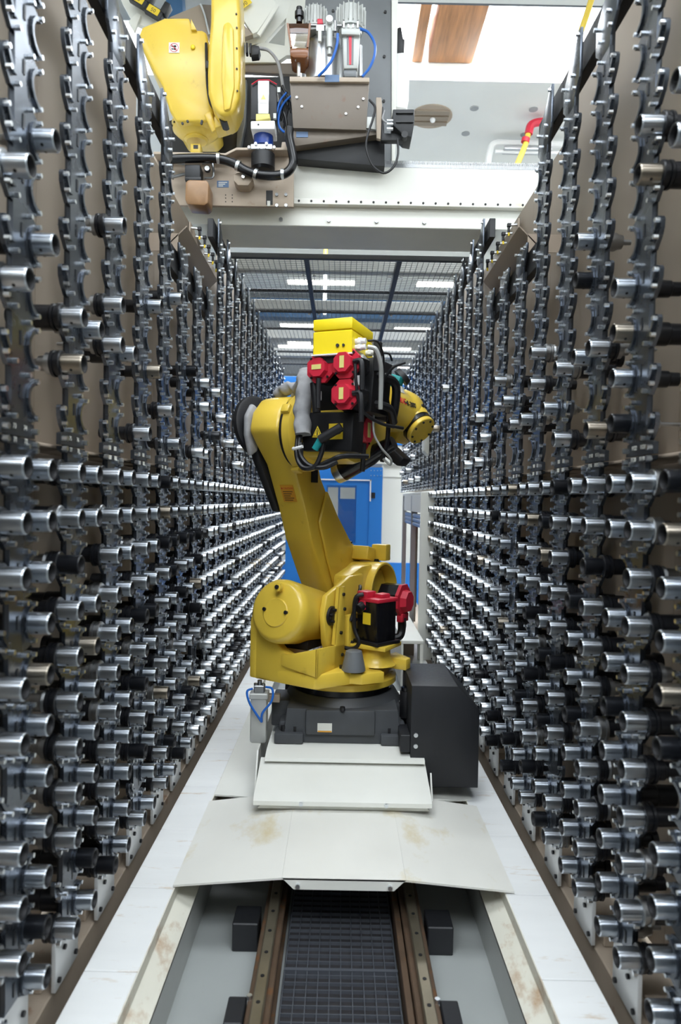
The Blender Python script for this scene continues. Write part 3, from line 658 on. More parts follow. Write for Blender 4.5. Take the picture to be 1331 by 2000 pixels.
MB().lathe([(0, 0), (0, 0.275), (0.075, 0.275), (0.075, 0)], (0, 0, 0.70), (0, 0, 1), 48).build('slew_bearing', 'black_gloss', RB)
# --- turret
tr = MB()
tr.lathe([(0, 0.0), (0, 0.295), (0.006, 0.302), (0.035, 0.302), (0.042, 0.295), (0.050, 0.262), (0.085, 0.235), (0.11, 0.23), (0.11, 0)], (0, 0, 0.742), (0, 0, 1), 64)
tr.prism([(-0.24, -0.05), (-0.31, -0.36), (-0.29, -0.45), (0.10, -0.47), (0.20, -0.28), (0.25, -0.1), (0.24, 0.20), (0.05, 0.27), (-0.18, 0.2)], (0, 0, 0.795), (1, 0, 0), (0, 1, 0), (0, 0, 0.075), 0.012)
turret = tr.build('turret', 'yellow', RB)
m_ = MB().prism([(-0.46, 0.80), (-0.46, 1.10), (-0.44, 1.15), (-0.30, 1.12), (0.05, 0.98), (0.1, 0.86), (-0.05, 0.80)], (-0.315, 0, 0), (0, 1, 0), (0, 0, 1), (0.05, 0, 0), 0.012)
m_.prism([(-0.30, 0.80), (-0.30, 1.13), (-0.265, 1.12), (-0.11, 0.97), (0.02, 0.915), (0.02, 0.80)], (0, -0.458, 0), (1, 0, 0), (0, 0, 1), (0, 0.06, 0), 0.012)
m_.build('rear_cradle', 'yellow', turret)
# clevis plate with the spring's trunnion, and the folded guard below it
m_ = MB().prism([(-0.32, 1.00), (-0.345, 1.16), (-0.315, 1.25), (-0.20, 1.285), (-0.06, 1.33), (0.1, 1.33), (0.1, 0.86), (-0.24, 0.86)], (0.038, 0, 0), (0, 1, 0), (0, 0, 1), (0.035, 0, 0), 0.01)
m_.build('side_plate', 'yellow', turret)
m_ = MB().lathe([(0, 0), (0, 0.052), (0.012, 0.05), (0.016, 0.03), (0.016, 0)], (0.074, -0.275, 1.14), (1, 0, 0), 24)
for k in range(5): a = k * 1.257 + 0.3; c = Vector((0.086, -0.275 + 0.032 * math.cos(a), 1.14 + 0.032 * math.sin(a))); m_.cyl(c, c + Vector((0.018, 0, 0)), 0.008, n=8)
m_.build('trunnion_cover', 'black', turret)
m_ = MB().prism([(-0.245, 1.29), (-0.195, 1.29), (-0.19, 0.87), (-0.30, 0.87), (-0.30, 0.97), (-0.285, 0.99)], (0.10, 0, 0), (0, 1, 0), (0, 0, 1), (0.012, 0, 0), 0.002)
m_.prism([(-0.285, 0.99), (-0.245, 1.29), (-0.232, 1.29), (-0.272, 0.99)], (0.085, 0, 0), (0, 1, 0), (0, 0, 1), (0.026, 0, 0))
m_.prism([(-0.10, 0.955), (-0.06, 0.955), (0.112, 1.005), (0.112, 0.86), (-0.10, 0.895)], (0, -0.475, 0), (1, 0, 0), (0, 0, 1), (0, 0.012, 0), 0.002)
m_.prism([(-0.475, 1.004), (-0.30, 0.99), (-0.19, 0.98), (-0.19, 0.87), (-0.475, 0.862)], (0.10, 0, 0), (0, 1, 0), (0, 0, 1), (0.012, 0, 0), 0.002)
guard = m_.build('cable_guard', 'yellow', RB)
m_ = MB()
for y, z in ((-0.22, 1.25), (-0.24, 1.05), (-0.22, 0.93), (-0.205, 1.17)): m_.cyl((0.112, y, z), (0.122, y, z), 0.009, n=8)
m_.build('guard_bolts', 'black', guard, stuff=True)
m_ = MB().prism([(-0.16, 0.92), (-0.16, 1.13), (-0.05, 1.13), (-0.05, 0.88), (-0.12, 0.88)], (0.09, 0, 0), (0, 1, 0), (0, 0, 1), (0.03, 0, 0), 0.004); m_.build('terminal_block', 'yellow', guard)
m_ = MB()
for y, z in ((-0.13, 1.10), (-0.09, 1.04), (-0.13, 0.98), (-0.08, 0.95), (-0.10, 1.1)): m_.cyl((0.12, y, z), (0.134, y, z), 0.010, n=8)
m_.build('cable_glands', 'black', guard, stuff=True)
MB().lathe([(0, 0), (0, 0.062), (0.01, 0.062), (0.10, 0.042), (0.105, 0.03), (0.105, 0)], (0.205, -0.26, 0.868), (0, 0, 1), 24).build('rubber_bellows', 'grey_paint', RB)
MB().tube([(0.125, -0.15, 1.10), (0.14, -0.12, 1.19), (0.13, -0.06, 1.26), (0.10, 0.0, 1.27)], 0.010).build('cable', 'black', RB)
# turret stops and bolts
m_ = MB().prism([(0.14, -0.30), (0.26, -0.27), (0.335, -0.16), (0.30, -0.13), (0.22, -0.14)], (0, 0, 0.80), (1, 0, 0), (0, 1, 0), (0, 0, 0.055), 0.006); m_.build('stop_lug', 'yellow', turret)
m_ = MB().prism([(0.22, 0.02), (0.38, 0.02), (0.38, 0.08), (0.25, 0.17)], (0, 0, 0.83), (1, 0, 0), (0, 1, 0), (0, 0, 0.06), 0.006); m_.build('stop_lug', 'yellow', turret)
m_ = MB()
for k in range(28): a = k * 2 * math.pi / 28; m_.cyl((0.278 * math.cos(a), 0.278 * math.sin(a), 0.783), (0.278 * math.cos(a), 0.278 * math.sin(a), 0.790), 0.006, n=8)
m_.build('ring_bolts', 'yellow', turret, stuff=True)
m_ = MB()
for x in (0.14, 0.195): m_.cyl((x, -0.262, 0.87), (x, -0.262, 0.885), 0.016, n=12)
m_.build('bolts', 'black', turret, stuff=True)
# --- balancer spring cylinder
ax = Vector((0.0, 0.50, -0.115)).normalized(); pc = Vector((-0.122, -0.50, 1.180))
m_ = MB().lathe([(0, 0), (0, 0.135), (0.008, 0.15), (0.03, 0.163), (0.06, 0.166), (0.40, 0.150), (0.50, 0.12), (0.52, 0)], pc, ax, 48)
bal = m_.build('spring_cylinder', 'yellow', RB, ang=50)
m_ = MB().lathe([(-0.010, 0), (-0.010, 0.070), (-0.006, 0.074), (0.004, 0.074)], pc + Vector((0, 0, -0.012)), ax, 40); m_.build('end_disc', 'yellow', bal)
m_ = MB()
for dx, dz in ((-0.066, 0.0), (0.066, -0.005)): c = pc + Vector((dx, -0.004, dz)); m_.cyl(c, c - ax * 0.012, 0.010, n=10)
c = pc + Vector((0.012, 0.0, 0.118)); m_.cyl(c, c - ax * 0.02, 0.011, n=12); m_.build('plugs', 'black', bal, stuff=True)
c = pc + Vector((0.012, 0.0, 0.118)); m_ = MB().cyl(c + ax * 0.01, c - ax * 0.012, 0.022, n=20); m_.build('port_boss', 'yellow', bal)
m_ = MB().cyl(pc + Vector((-0.15, 0.12, -0.03)), pc + Vector((-0.19, 0.12, -0.03)), 0.05, n=24, bev=0.006); m_.build('side_boss', 'yellow', bal)
m_ = MB().cyl((-0.02, -0.275, 1.14), (0.045, -0.275, 1.14), 0.05, n=24); m_.build('trunnion', 'yellow', bal)
MB().box((-0.10, -0.25, 0.98), (0.16, 0.2, 0.05), None, 0.01).build('link_clamp', 'black', RB)
# --- J2 housing and motors
J2 = Vector((0, 0.312, 1.195)); J3 = Vector((0, -0.305, 2.09))
m_ = MB().lathe([(-0.13, 0.0), (-0.13, 0.16), (-0.12, 0.178), (-0.02, 0.185), (0.10, 0.186), (0.105, 0.182), (0.105, 0.172), (0.02, 0.165), (0.01, 0)], J2, (1, 0, 0), 56)
m_.prism([(0.14, 0.80), (0.12, 1.2), (0.20, 1.33), (0.42, 1.33), (0.50, 1.2), (0.34, 0.80)], (-0.12, 0, 0), (0, 1, 0), (0, 0, 1), (0.16, 0, 0), 0.02)
m_.prism([(-0.06, 1.33), (0.1, 1.37), (0.24, 1.375), (0.20, 1.20), (-0.06, 1.15)], (-0.04, 0, 0), (0, 1, 0), (0, 0, 1), (0.10, 0, 0), 0.015)
m_.build('shoulder_housing', 'yellow', RB)
m_ = MB()
m_.lathe([(0, 0), (0, 0.11), (0.02, 0.09), (0.05, 0.08), (0.105, 0.078), (0.105, 0)], (0.225, -0.04, 0.862), (0, 0, 1), 32)
m_.prism([(-0.105, -0.105), (0.105, -0.105), (0.105, 0.105), (-0.105, 0.105)], (0.225, -0.04, 0.955), (1, 0, 0), (0, 1, 0), (0, 0, 0.022), 0.004)
m_.build('motor_mount', 'yellow', turret)
RM = Matrix.Rotation(R(-16), 4, 'Z')
m_ = MB().box((0.225, -0.04, 1.095), (0.155, 0.155, 0.235), RM, 0.014); m1 = m_.build('turn_motor', 'black_gloss', RB)
m_ = MB().box((0.225, -0.04, 0.985), (0.19, 0.19, 0.02), RM, 0.006); m_.build('motor_flange', 'black', m1)
m_ = MB().box((0.225, -0.04, 1.215), (0.165, 0.165, 0.022), RM, 0.006); m_.box(Vector((0.225, -0.04, 0)) + RM @ Vector((-0.04, -0.04, 1.237)), (0.075, 0.075, 0.042), RM, 0.006)
m_.box(Vector((0.225, -0.04, 0)) + RM @ Vector((0.03, 0.01, 1.233)), (0.06, 0.07, 0.030), RM, 0.008); m_.box(Vector((0.225, -0.04, 0)) + RM @ Vector((-0.04, -0.078, 1.185)), (0.06, 0.014, 0.05), RM, 0.004)
m_.build('motor_cap', 'red', m1)
m_ = MB().box(Vector((0.225, -0.04, 0)) + RM @ Vector((0.0, -0.079, 1.115)), (0.055, 0.003, 0.062), RM); m_.build('rating_label', 'label_yellow', m1)
p = Vector((0.225, -0.04, 0))
MB().tube([p + RM @ Vector(q) for q in ((-0.02, -0.085, 1.245), (-0.05, -0.11, 1.23), (-0.055, -0.12, 1.17), (-0.05, -0.12, 1.06), (-0.02, -0.115, 0.99), (-0.045, -0.13, 0.955), (-0.10, -0.16, 0.955))], 0.011).build('motor_cable', 'black', m1)
MB().cyl(p + RM @ Vector((-0.035, -0.075, 1.18)), p + RM @ Vector((-0.035, -0.11, 1.165)), 0.026, n=16).build('plug', 'black', m1)
mo = J2 + Vector((0.10, 0, -0.03))
m_ = octa(MB(), mo, (1, 0, 0), 0.115, 0.098); m2 = m_.build('shoulder_motor', 'black_gloss', RB)
m_ = octa(MB(), mo + Vector((0.115, 0, 0)), (1, 0, 0), 0.02, 0.100); octa(m_, mo + Vector((0.135, 0, -0.005)), (1, 0, 0), 0.035, 0.07, 0.06); m_.box(mo + Vector((0.125, 0, -0.10)), (0.04, 0.09, 0.05), None, 0.006); m_.build('motor_cap', 'red', m2)
MB().tube([mo + Vector(q) for q in ((0.12, -0.0, -0.12), (0.12, -0.0, -0.18), (0.11, -0.02, -0.215), (0.06, -0.05, -0.22))], 0.024, 10).build('plug', 'black', m2)
MB().tube([mo + Vector(q) for q in ((0.15, -0.02, -0.10), (0.15, -0.02, -0.16), (0.12, -0.03, -0.22), (0.05, -0.07, -0.25), (-0.02, -0.1, -0.24))], 0.006).build('motor_cable', 'black', m2)
# --- lower arm
m_ = MB().prism([(-0.505, 2.10), (-0.475, 2.20), (-0.40, 2.275), (-0.30, 2.30), (-0.20, 2.275), (-0.125, 2.20), (-0.095, 2.10), (-0.095, 1.98), (-0.05, 1.87), (0.05, 1.745), (0.20, 1.59), (0.32, 1.50), (0.46, 1.43),
                 (0.50, 1.33), (0.50, 1.20), (0.47, 1.09), (0.38, 1.02), (0.27, 1.01), (0.16, 1.06), (0.06, 1.20), (-0.02, 1.32), (-0.10, 1.45), (-0.13, 1.50), (-0.145, 1.52), (-0.155, 1.55), (-0.22, 1.70), (-0.34, 1.93), (-0.43, 2.02)],
                (-0.315, 0, 0), (0, 1, 0), (0, 0, 1), (0.185, 0, 0), 0.022)
arm = m_.build('lower_arm', 'yellow', RB, ang=42)
# recessed web on the visible flank, and the block at the shoulder
m_ = MB().prism([(-0.02, 1.80), (0.10, 1.66), (0.30, 1.47), (0.42, 1.40), (0.44, 1.25), (0.34, 1.08), (0.24, 1.08), (0.10, 1.22), (0.0, 1.40), (-0.10, 1.62)], (-0.128, 0, 0), (0, 1, 0), (0, 0, 1), (0.022, 0, 0), 0.016); m_.build('web', 'yellow', arm)
m_ = MB().box((-0.06, 0.36, 1.42), (0.12, 0.14, 0.085), Matrix.Rotation(R(-12), 4, 'X'), 0.012); m_.box((0.02, 0.43, 1.43), (0.10, 0.07, 0.10), None, 0.008); m_.build('stop_block', 'yellow', arm)
MB().cyl((0.0, 0.40, 1.39), (0.0, 0.40, 1.355), 0.022, n=16).build('rubber_stop', 'black', arm)
m_ = MB()
for y, z in ((0.24, 1.53), (0.27, 1.505), (0.30, 1.49), (0.22, 1.515), (0.25, 1.49)): m_.cyl((-0.13, y, z), (-0.118, y, z), 0.008, n=8)
m_.build('bolts', 'black', arm, stuff=True)
# warning label on the rear face of the arm
d = Vector((0, -0.34 + 0.22, 1.93 - 1.70)).normalized()
c = Vector((-0.215, -0.262, 1.78)); n_ = Vector((0, -d.z, d.y)); 
F_ = frame(c + n_ * 0.003, (1, 0, 0), d)
m_ = MB().box((0, 0, 0), (0.085, 0.10, 0.003), F_); lb = m_.build('warning_label', 'label_orange', arm)
text('\u25B2 CAUTION', 'warning_heading', 'print_red', 0.0135, F_ @ Matrix.Translation((0, 0.032, 0.002)), arm, 0.0003)
m_ = MB()
for k in range(5): m_.prism([(-0.032, 0.010 - k * 0.013), (0.032 - 0.01 * (k % 3), 0.010 - k * 0.013), (0.032 - 0.01 * (k % 3), 0.014 - k * 0.013), (-0.032, 0.014 - k * 0.013)], F_ @ Vector((0, 0, 0.0016)), F_.to_3x3() @ Vector((1, 0, 0)), F_.to_3x3() @ Vector((0, 1, 0)), F_.to_3x3() @ Vector((0, 0, 0.0004)))
m_.build('printed_lines', 'print_dark', arm, stuff=True)
MB().box((-0.13, -0.14, 1.885), (0.02, 0.06, 0.085), None, 0.002).build('black_window', 'black', arm)
# elbow joint
m_ = MB().lathe([(0, 0), (0, 0.185), (0.02, 0.185), (0.02, 0)], J3 + Vector((-0.132, 0, 0.01)), (1, 0, 0), 48); m_.build('elbow_seal', 'black', RB)
m_ = MB().lathe([(0, 0), (0, 0.195), (0.01, 0.205), (0.05, 0.205), (0.06, 0.195), (0.075, 0.175), (0.10, 0.165), (0.14, 0.15), (0.14, 0)], J3 + Vector((-0.112, 0, 0.01)), (1, 0, 0), 56)
up = m_.build('elbow_casting', 'yellow', RB, ang=30)
m_ = MB()
for a in (20, 150, 250, 330):
    c = J3 + Vector((-0.09, 0.20 * math.cos(R(a)), 0.01 + 0.20 * math.sin(R(a)))); m_.box(c, (0.05, 0.05, 0.05), Matrix.Rotation(R(a), 4, 'X'), 0.008)
m_.build('casting_lugs', 'yellow', up, stuff=True)
# --- forearm body behind the elbow
m_ = MB().prism([(-0.50, 1.96), (-0.52, 2.0), (-0.52, 2.16), (-0.46, 2.19), (-0.46, 2.30), (-0.30, 2.42), (0.0, 2.42), (0.12, 2.36), (0.14, 2.2), (0.02, 2.06), (-0.10, 1.98), (-0.34, 1.93)], (0.02, 0, 0), (0, 1, 0), (0, 0, 1), (0.22, 0, 0), 0.02)
fa = m_.build('forearm_casting', 'yellow', RB)
m_ = MB().prism([(0.02, 1.985), (0.30, 1.975), (0.31, 2.165), (0.02, 2.175)], (0.02, -0.545, 0), (1, 0, 0), (0, 0, 1), (0, 0.12, 0), 0.012)
m_.prism([(0.05, 2.17), (0.38, 2.17), (0.40, 2.43), (0.07, 2.43)], (0.0, -0.47, 0), (1, 0, 0), (0, 0, 1), (0, 0.2, 0), 0.01)
bk = m_.build('rear_box', 'black', RB)
# warning triangle plate and yellow label on the black box
F2 = frame((0.135, -0.548, 2.075), (1, 0, 0), (0, 0, 1))
o = MB().prism([(-0.030, -0.026), (0.030, -0.026), (0.0, 0.030)], F2 @ Vector((0, 0, 0.001)), (1, 0, 0), (0, 0, 1), (0, -0.002, 0), 0.001).build('warning_triangle', 'label_yellow', bk)
MB().prism([(-0.0225, -0.021), (0.0225, -0.021), (0.0, 0.020)], (0.135, -0.5512, 2.0755), (1, 0, 0), (0, 0, 1), (0, -0.0006, 0)).build('triangle_border', 'print_dark', bk)
MB().prism([(-0.0185, -0.0188), (0.0185, -0.0188), (0.0, 0.0148)], (0.135, -0.552, 2.0755), (1, 0, 0), (0, 0, 1), (0, -0.0006, 0)).build('triangle_field', 'label_yellow', bk)
MB().prism([(-0.003, -0.016), (0.0035, -0.016), (0.002, 0.008), (-0.002, 0.008)], (0.135, -0.5526, 2.0755), (1, 0, 0), (0, 0, 1), (0, -0.0006, 0)).build('triangle_mark', 'print_dark', bk)
MB().box((0.235, -0.547, 2.075), (0.075, 0.004, 0.075)).build('yellow_label', 'label_yellow', bk)
MB().box((0.14, -0.40, 1.985), (0.16, 0.16, 0.05), Matrix.Rotation(R(12), 4, 'X'), 0.015).build('belly_plate', 'yellow', fa)
# three wrist motors at the back and the elbow motor at the side
def redmotor(name, c, axis, r, lab_side, plugdir, depth=0.10):
    axv = Vector(axis); m_ = octa(MB(), Vector(c) + axv * -depth, axis, depth, r * 0.93); mo_ = m_.build(name, 'black_gloss', RB)
    m_ = octa(MB(), c, axis, 0.022, r); octa(m_, Vector(c) + axv * 0.022, axis, 0.03, r * 0.66, r * 0.62); m_.build('motor_cap', 'red', mo_)
    u = Vector((1, 0, 0)) if abs(axv.y) > 0.5 else Vector((0, 1, 0)); v = Vector((0, 0, 1)); cc = Vector(c) + axv * 0.0535
    M = frame(cc, u * (1 if abs(axv.y) > 0.5 else 1), v)
    sz = (r * 0.68, r * 0.30, 0.002) if lab_side == 'h' else (r * 0.30, r * 0.72, 0.002)
    MB().box((0, 0, 0), sz, M).build('cap_label', 'label_light_yellow', mo_)
    m_ = MB()
    for k in range(4): a = math.pi / 4 + k * math.pi / 2; q = Vector(c) + axv * 0.022 + u * (r * 0.84 * math.cos(a)) + v * (r * 0.84 * math.sin(a)); m_.cyl(q, q + axv * 0.006, 0.006, n=8)
    m_.build('cap_screws', 'black', mo_, stuff=True)
    pv = Vector(plugdir); q = Vector(c) + axv * 0.03 + pv * (r * 0.66)
    MB().tube([q, q + pv * 0.035, q + pv * 0.045 + Vector((0, 0, -0.045)) + axv * 0.004, q + pv * 0.045 + Vector((0.0, 0, -0.13))] if abs(pv.x) > 0.5 else [q, q + pv * 0.05, q + pv * 0.14], 0.0125, 10).build('motor_plug', 'black', mo_)
    return mo_
redmotor('wrist_motor', (0.196, -0.62, 2.362), (0, -1, 0), 0.074, 'h', (0, 0, -1))
redmotor('wrist_motor', (0.330, -0.62, 2.375), (0, -1, 0), 0.076, 'v', (1, 0, 0))
redmotor('wrist_motor', (0.330, -0.62, 2.232), (0, -1, 0), 0.074, 'v', (1, 0, 0))
redmotor('elbow_motor', (0.250, -0.330, 2.10), (1, 0, 0), 0.102, 'v', (0, -0.1, -1))
# --- yellow equipment box on top
XB = Matrix.Rotation(R(8), 4, 'Z')
def bx_(x, y, z): return Vector((0.252, -0.515, -0.022)) + XB @ Vector((x, y, z))
m_ = MB().box(bx_(0, 0, 2.492), (0.192, 0.30, 0.105), XB, 0.004); bxo = m_.build('equipment_box', 'box_yellow', RB)
MB().box(bx_(0, 0, 2.575), (0.194, 0.302, 0.052), XB, 0.006).build('box_lid', 'box_yellow', bxo)
MB().box(bx_(0, 0, 2.436), (0.20, 0.315, 0.006), XB).build('tray', 'white', bxo)
MB().box(bx_(0, 0.02, 2.418), (0.18, 0.30, 0.03), XB).build('tray_underside', 'black_sheet', bxo)
m_ = MB()
for x, r in ((0.028, 0.008), (0.057, 0.0062)): p = bx_(x, -0.151, 2.475); m_.cyl(p, p + XB @ Vector((0, -0.006, 0)), r, n=14)
m_.build('sockets', 'print_dark', bxo, stuff=True)
MB().box(bx_(0.05, 0.06, 2.35), (0.02, 0.24, 0.14), XB, 0.003).build('box_bracket', 'yellow', bxo)
for i, (y, z) in enumerate(((-0.10, 2.50), (-0.10, 2.472), (0.05, 2.478))):
    p = bx_(0.096, y, z); q = XB @ Vector((1, 0, 0))
    m_ = MB().cyl(p, p + q * 0.05, 0.013, n=10); m_.cyl(p + q * 0.012, p + q * 0.028, 0.017, n=6); m_.build('cable_gland', 'white', bxo)
pts = [bx_(0.155, -0.10, 2.472), bx_(0.19, -0.09, 2.46), bx_(0.205, -0.06, 2.40), bx_(0.20, -0.03, 2.33), bx_(0.19, 0.0, 2.2)]
MB().tube(pts, 0.011).build('grey_conduit', 'grey_light', bxo)
MB().tube([bx_(0.155, -0.10, 2.50), bx_(0.19, -0.06, 2.50), bx_(0.20, 0.0, 2.44), bx_(0.19, 0.04, 2.3)], 0.005).build('black_lead', 'black', bxo)
MB().tube([bx_(0.155, 0.05, 2.478), bx_(0.20, 0.08, 2.475), bx_(0.205, 0.12, 2.45)], 0.005).build('black_lead', 'black', bxo)
MB().box(bx_(0.165, 0.02, 2.45), (0.035, 0.03, 0.14), XB, 0.003).build('cable_bracket', 'black', bxo)
MB().tube([bx_(0.17, 0.06, 2.33), bx_(0.23, 0.05, 2.40), bx_(0.29, 0.06, 2.425)], 0.007).build('loose_cable_end', 'black', bxo)
# cable loom down the right-hand side
loom = MB()
loom.tube([(0.37, -0.45, 2.36), (0.43, -0.42, 2.35), (0.47, -0.30, 2.33), (0.45, -0.25, 2.22), (0.42, -0.24, 2.12)], 0.022, 10)
loom.tube([(0.37, -0.45, 2.22), (0.42, -0.42, 2.215), (0.46, -0.33, 2.20), (0.45, -0.26, 2.14)], 0.020, 10)
loom.tube([(0.34, -0.40, 2.42), (0.40, -0.38, 2.36), (0.42, -0.28, 2.25), (0.40, -0.22, 2.08), (0.36, -0.20, 1.95)], 0.012)
loom.box((0.30, -0.22, 2.30), (0.13, 0.18, 0.28), None, 0.01)
for v in loom.bm.verts: v.co.x -= 0.045
loom.build('cable_loom', 'black', RB, stuff=True)
MB().tube([(0.395, -0.665, 2.36), (0.40, -0.66, 2.27), (0.41, -0.62, 2.16), (0.45, -0.50, 2.11), (0.50, -0.36, 2.10)], 0.008).build('black_cable', 'black', RB)
MB().tube([(0.34, -0.30, 2.40), (0.34, -0.36, 2.12), (0.37, -0.34, 2.02), (0.40, -0.28, 1.96), (0.39, -0.26, 1.93), (0.36, -0.28, 1.96)], 0.006).build('clear_hose', 'grey_light', RB)
for q in ((0.395, -0.64, 2.29), (0.165, -0.60, 2.24)): MB().box(q, (0.034, 0.012, 0.046), None, 0.003).build('cable_flag', 'white', RB)
m_ = MB().tube([(0.06, -0.58, 2.02), (0.08, -0.60, 1.94), (0.14, -0.60, 1.90), (0.22, -0.58, 1.93), (0.28, -0.56, 1.955), (0.36, -0.45, 1.96)], 0.013)
m_.tube([(0.045, -0.56, 2.08), (0.065, -0.60, 1.98), (0.12, -0.61, 1.915), (0.20, -0.60, 1.90), (0.26, -0.57, 1.93)], 0.012)
m_.tube([(0.03, -0.56, 2.06), (0.05, -0.60, 1.96), (0.10, -0.62, 1.90), (0.16, -0.61, 1.905), (0.19, -0.60, 1.97), (0.21, -0.60, 2.04), (0.28, -0.59, 2.07)], 0.012)
m_.build('front_cables', 'black', RB, stuff=True)
m_ = MB().cyl((0.19, -0.62, 2.03), (0.29, -0.59, 2.09), 0.022, n=14); m_.cyl((0.15, -0.615, 2.30), (0.165, -0.61, 2.16), 0.020, n=14); m_.build('cable_plugs', 'black', RB, stuff=True)
MB().cyl((0.165, -0.62, 1.985), (0.195, -0.615, 2.035), 0.017, n=12).build('teal_plug', 'teal', RB)
MB().tube([(0.03, -0.595, 1.995), (0.05, -0.625, 1.99), (0.10, -0.625, 2.0)], 0.008).build('cable_tie', 'white', RB)
# --- grey fabric cable sleeve over the elbow
slv = MB()
P = [(-0.135, -0.30, 2.30), (-0.08, -0.36, 2.335), (-0.02, -0.42, 2.365), (0.03, -0.50, 2.36), (0.05, -0.54, 2.29), (0.052, -0.555, 2.20), (0.055, -0.56, 2.12), (0.06, -0.57, 2.06)]
slv.tube(P, 0.042, 14, 6)
for v in slv.bm.verts:
    n_ = math.sin(v.co.z * 70 + v.co.y * 50) * 0.0035 + math.sin(v.co.x * 90 + v.co.z * 33) * 0.003; v.co += Vector((n_, n_ * 0.6, n_ * 0.5))
slv.build('fabric_sleeve', 'fabric', RB, ang=80)
slv2 = MB().tube([(-0.30, -0.24, 2.33), (-0.20, -0.30, 2.345), (-0.12, -0.33, 2.33), (-0.05, -0.40, 2.335)], 0.035, 14, 6)
for v in slv2.bm.verts:
    n_ = math.sin(v.co.z * 60 + v.co.x * 70) * 0.006; v.co += Vector((n_ * 0.4, n_, n_))
slv2.build('fabric_sleeve', 'fabric', RB, ang=80)
m_ = MB().prism([(-0.46, 1.97), (-0.50, 2.08), (-0.50, 2.18), (-0.45, 2.25), (-0.38, 2.22), (-0.40, 2.12), (-0.40, 2.0)], (-0.352, 0, 0), (0, 1, 0), (0, 0, 1), (0.03, 0, 0), 0.012)
m_.build('fabric_sleeve', 'fabric', RB, ang=60)
# black dress pack disc and plate behind the elbow
m_ = MB().lathe([(-0.02, 0), (-0.02, 0.15), (-0.012, 0.165), (0.012, 0.165), (0.02, 0.15), (0.02, 0)], J3 + Vector((-0.375, -0.045, 0.05)), Vector((1, -0.12, 0.12)), 40); m_.build('cable_disc', 'rubber', RB)
m_ = MB().prism([(-0.43, 2.10), (-0.34, 2.10), (-0.14, 1.74), (-0.13, 1.675), (-0.19, 1.675), (-0.39, 1.96)], (-0.375, 0, 0), (0, 1, 0), (0, 0, 1), (0.05, 0, 0), 0.012); m_.build('cable_guide', 'rubber', RB)
# --- forearm tube, wrist and flange
A0 = Vector((0.165, 0.0, 2.275)); AX = Vector((0.0, 1, 0.0))
m_ = MB().lathe([(0, 0), (0, 0.135), (0.06, 0.128), (0.24, 0.122), (0.30, 0.125), (0.315, 0.135), (0.34, 0.138), (0.41, 0.135), (0.43, 0.125), (0.43, 0)], A0, AX, 48)
tube_ = m_.build('forearm_tube', 'yellow', RB)
m_ = MB().lathe([(0, 0.10), (0, 0.128), (0.014, 0.128), (0.014, 0)], A0 + AX * 0.43, AX, 40); m_.build('tube_seal', 'black', tube_)
c = A0 + AX * 0.37 + Vector((0.130, 0, 0.035)); MB().cyl(c, c + Vector((0.014, 0, 0.004)), 0.012, n=12).build('grease_plug', 'black', tube_)
# printed name on the tube
tx = A0 + AX * 0.17 + Vector((0.1245, 0, 0.022))
text('FANUC', 'printed_maker', 'print_red', 0.048, frame(A0 + AX * 0.05 + Vector((0.1345, 0, 0.026)), (0, 1, 0), (-0.2, 0, 1)), tube_, 0.0012)
text('Robot', 'printed_word', 'print_dark', 0.022, frame(A0 + AX * 0.155 + Vector((0.1265, 0, 0.026)), (0, 1, 0), (-0.2, 0, 1)), tube_, 0.0012)
text('R-2000\u03B9A', 'printed_model', 'print_dark', 0.044, frame(A0 + AX * 0.255 + Vector((0.1225, 0, 0.026)), (0, 1, 0), (-0.2, 0, 1)), tube_, 0.0012)
text('165F', 'printed_size', 'print_dark', 0.020, frame(A0 + AX * 0.315 + Vector((0.1245, 0, -0.012)), (0, 1, 0), (0, 0, 1)), tube_, 0.0012)
# wrist block: turned down and to the right
WA = Vector((0.70, -0.18, -0.60)).normalized()
W0 = A0 + AX * 0.40 + Vector((-0.015, 0.0, 0.018))
m_ = MB().lathe([(-0.02, 0), (-0.02, 0.11), (0.09, 0.11), (0.12, 0.108), (0.15, 0.10), (0.15, 0)], W0, WA, 36); m_.sphere(W0 + Vector((0, 0.02, 0)), 0.115, 20)
m_.box(W0 + Vector((-0.01, -0.02, -0.10)), (0.16, 0.2, 0.16), Matrix.Rotation(R(35), 4, 'Y'), 0.03)
wr = m_.build('wrist', 'yellow', RB)
MB().lathe([(0, 0), (0, 0.096), (0.028, 0.096), (0.028, 0)], W0 + WA * 0.15, WA, 36).build('wrist_seal', 'black_gloss', wr)
m_ = MB().lathe([(0, 0), (0, 0.088), (0.004, 0.092), (0.026, 0.092), (0.03, 0.088), (0.03, 0)], W0 + WA * 0.178, WA, 36); m_.build('tool_flange', 'yellow', wr)
m_ = MB(); u = WA.cross(Vector((0, 1, 0))).normalized(); v = WA.cross(u)
for k in range(8): a = k * math.pi / 4; c = W0 + WA * 0.208 + u * 0.074 * math.cos(a) + v * 0.074 * math.sin(a); m_.cyl(c, c + WA * 0.006, 0.007, n=8)
m_.build('flange_bolts', 'black', wr, stuff=True)
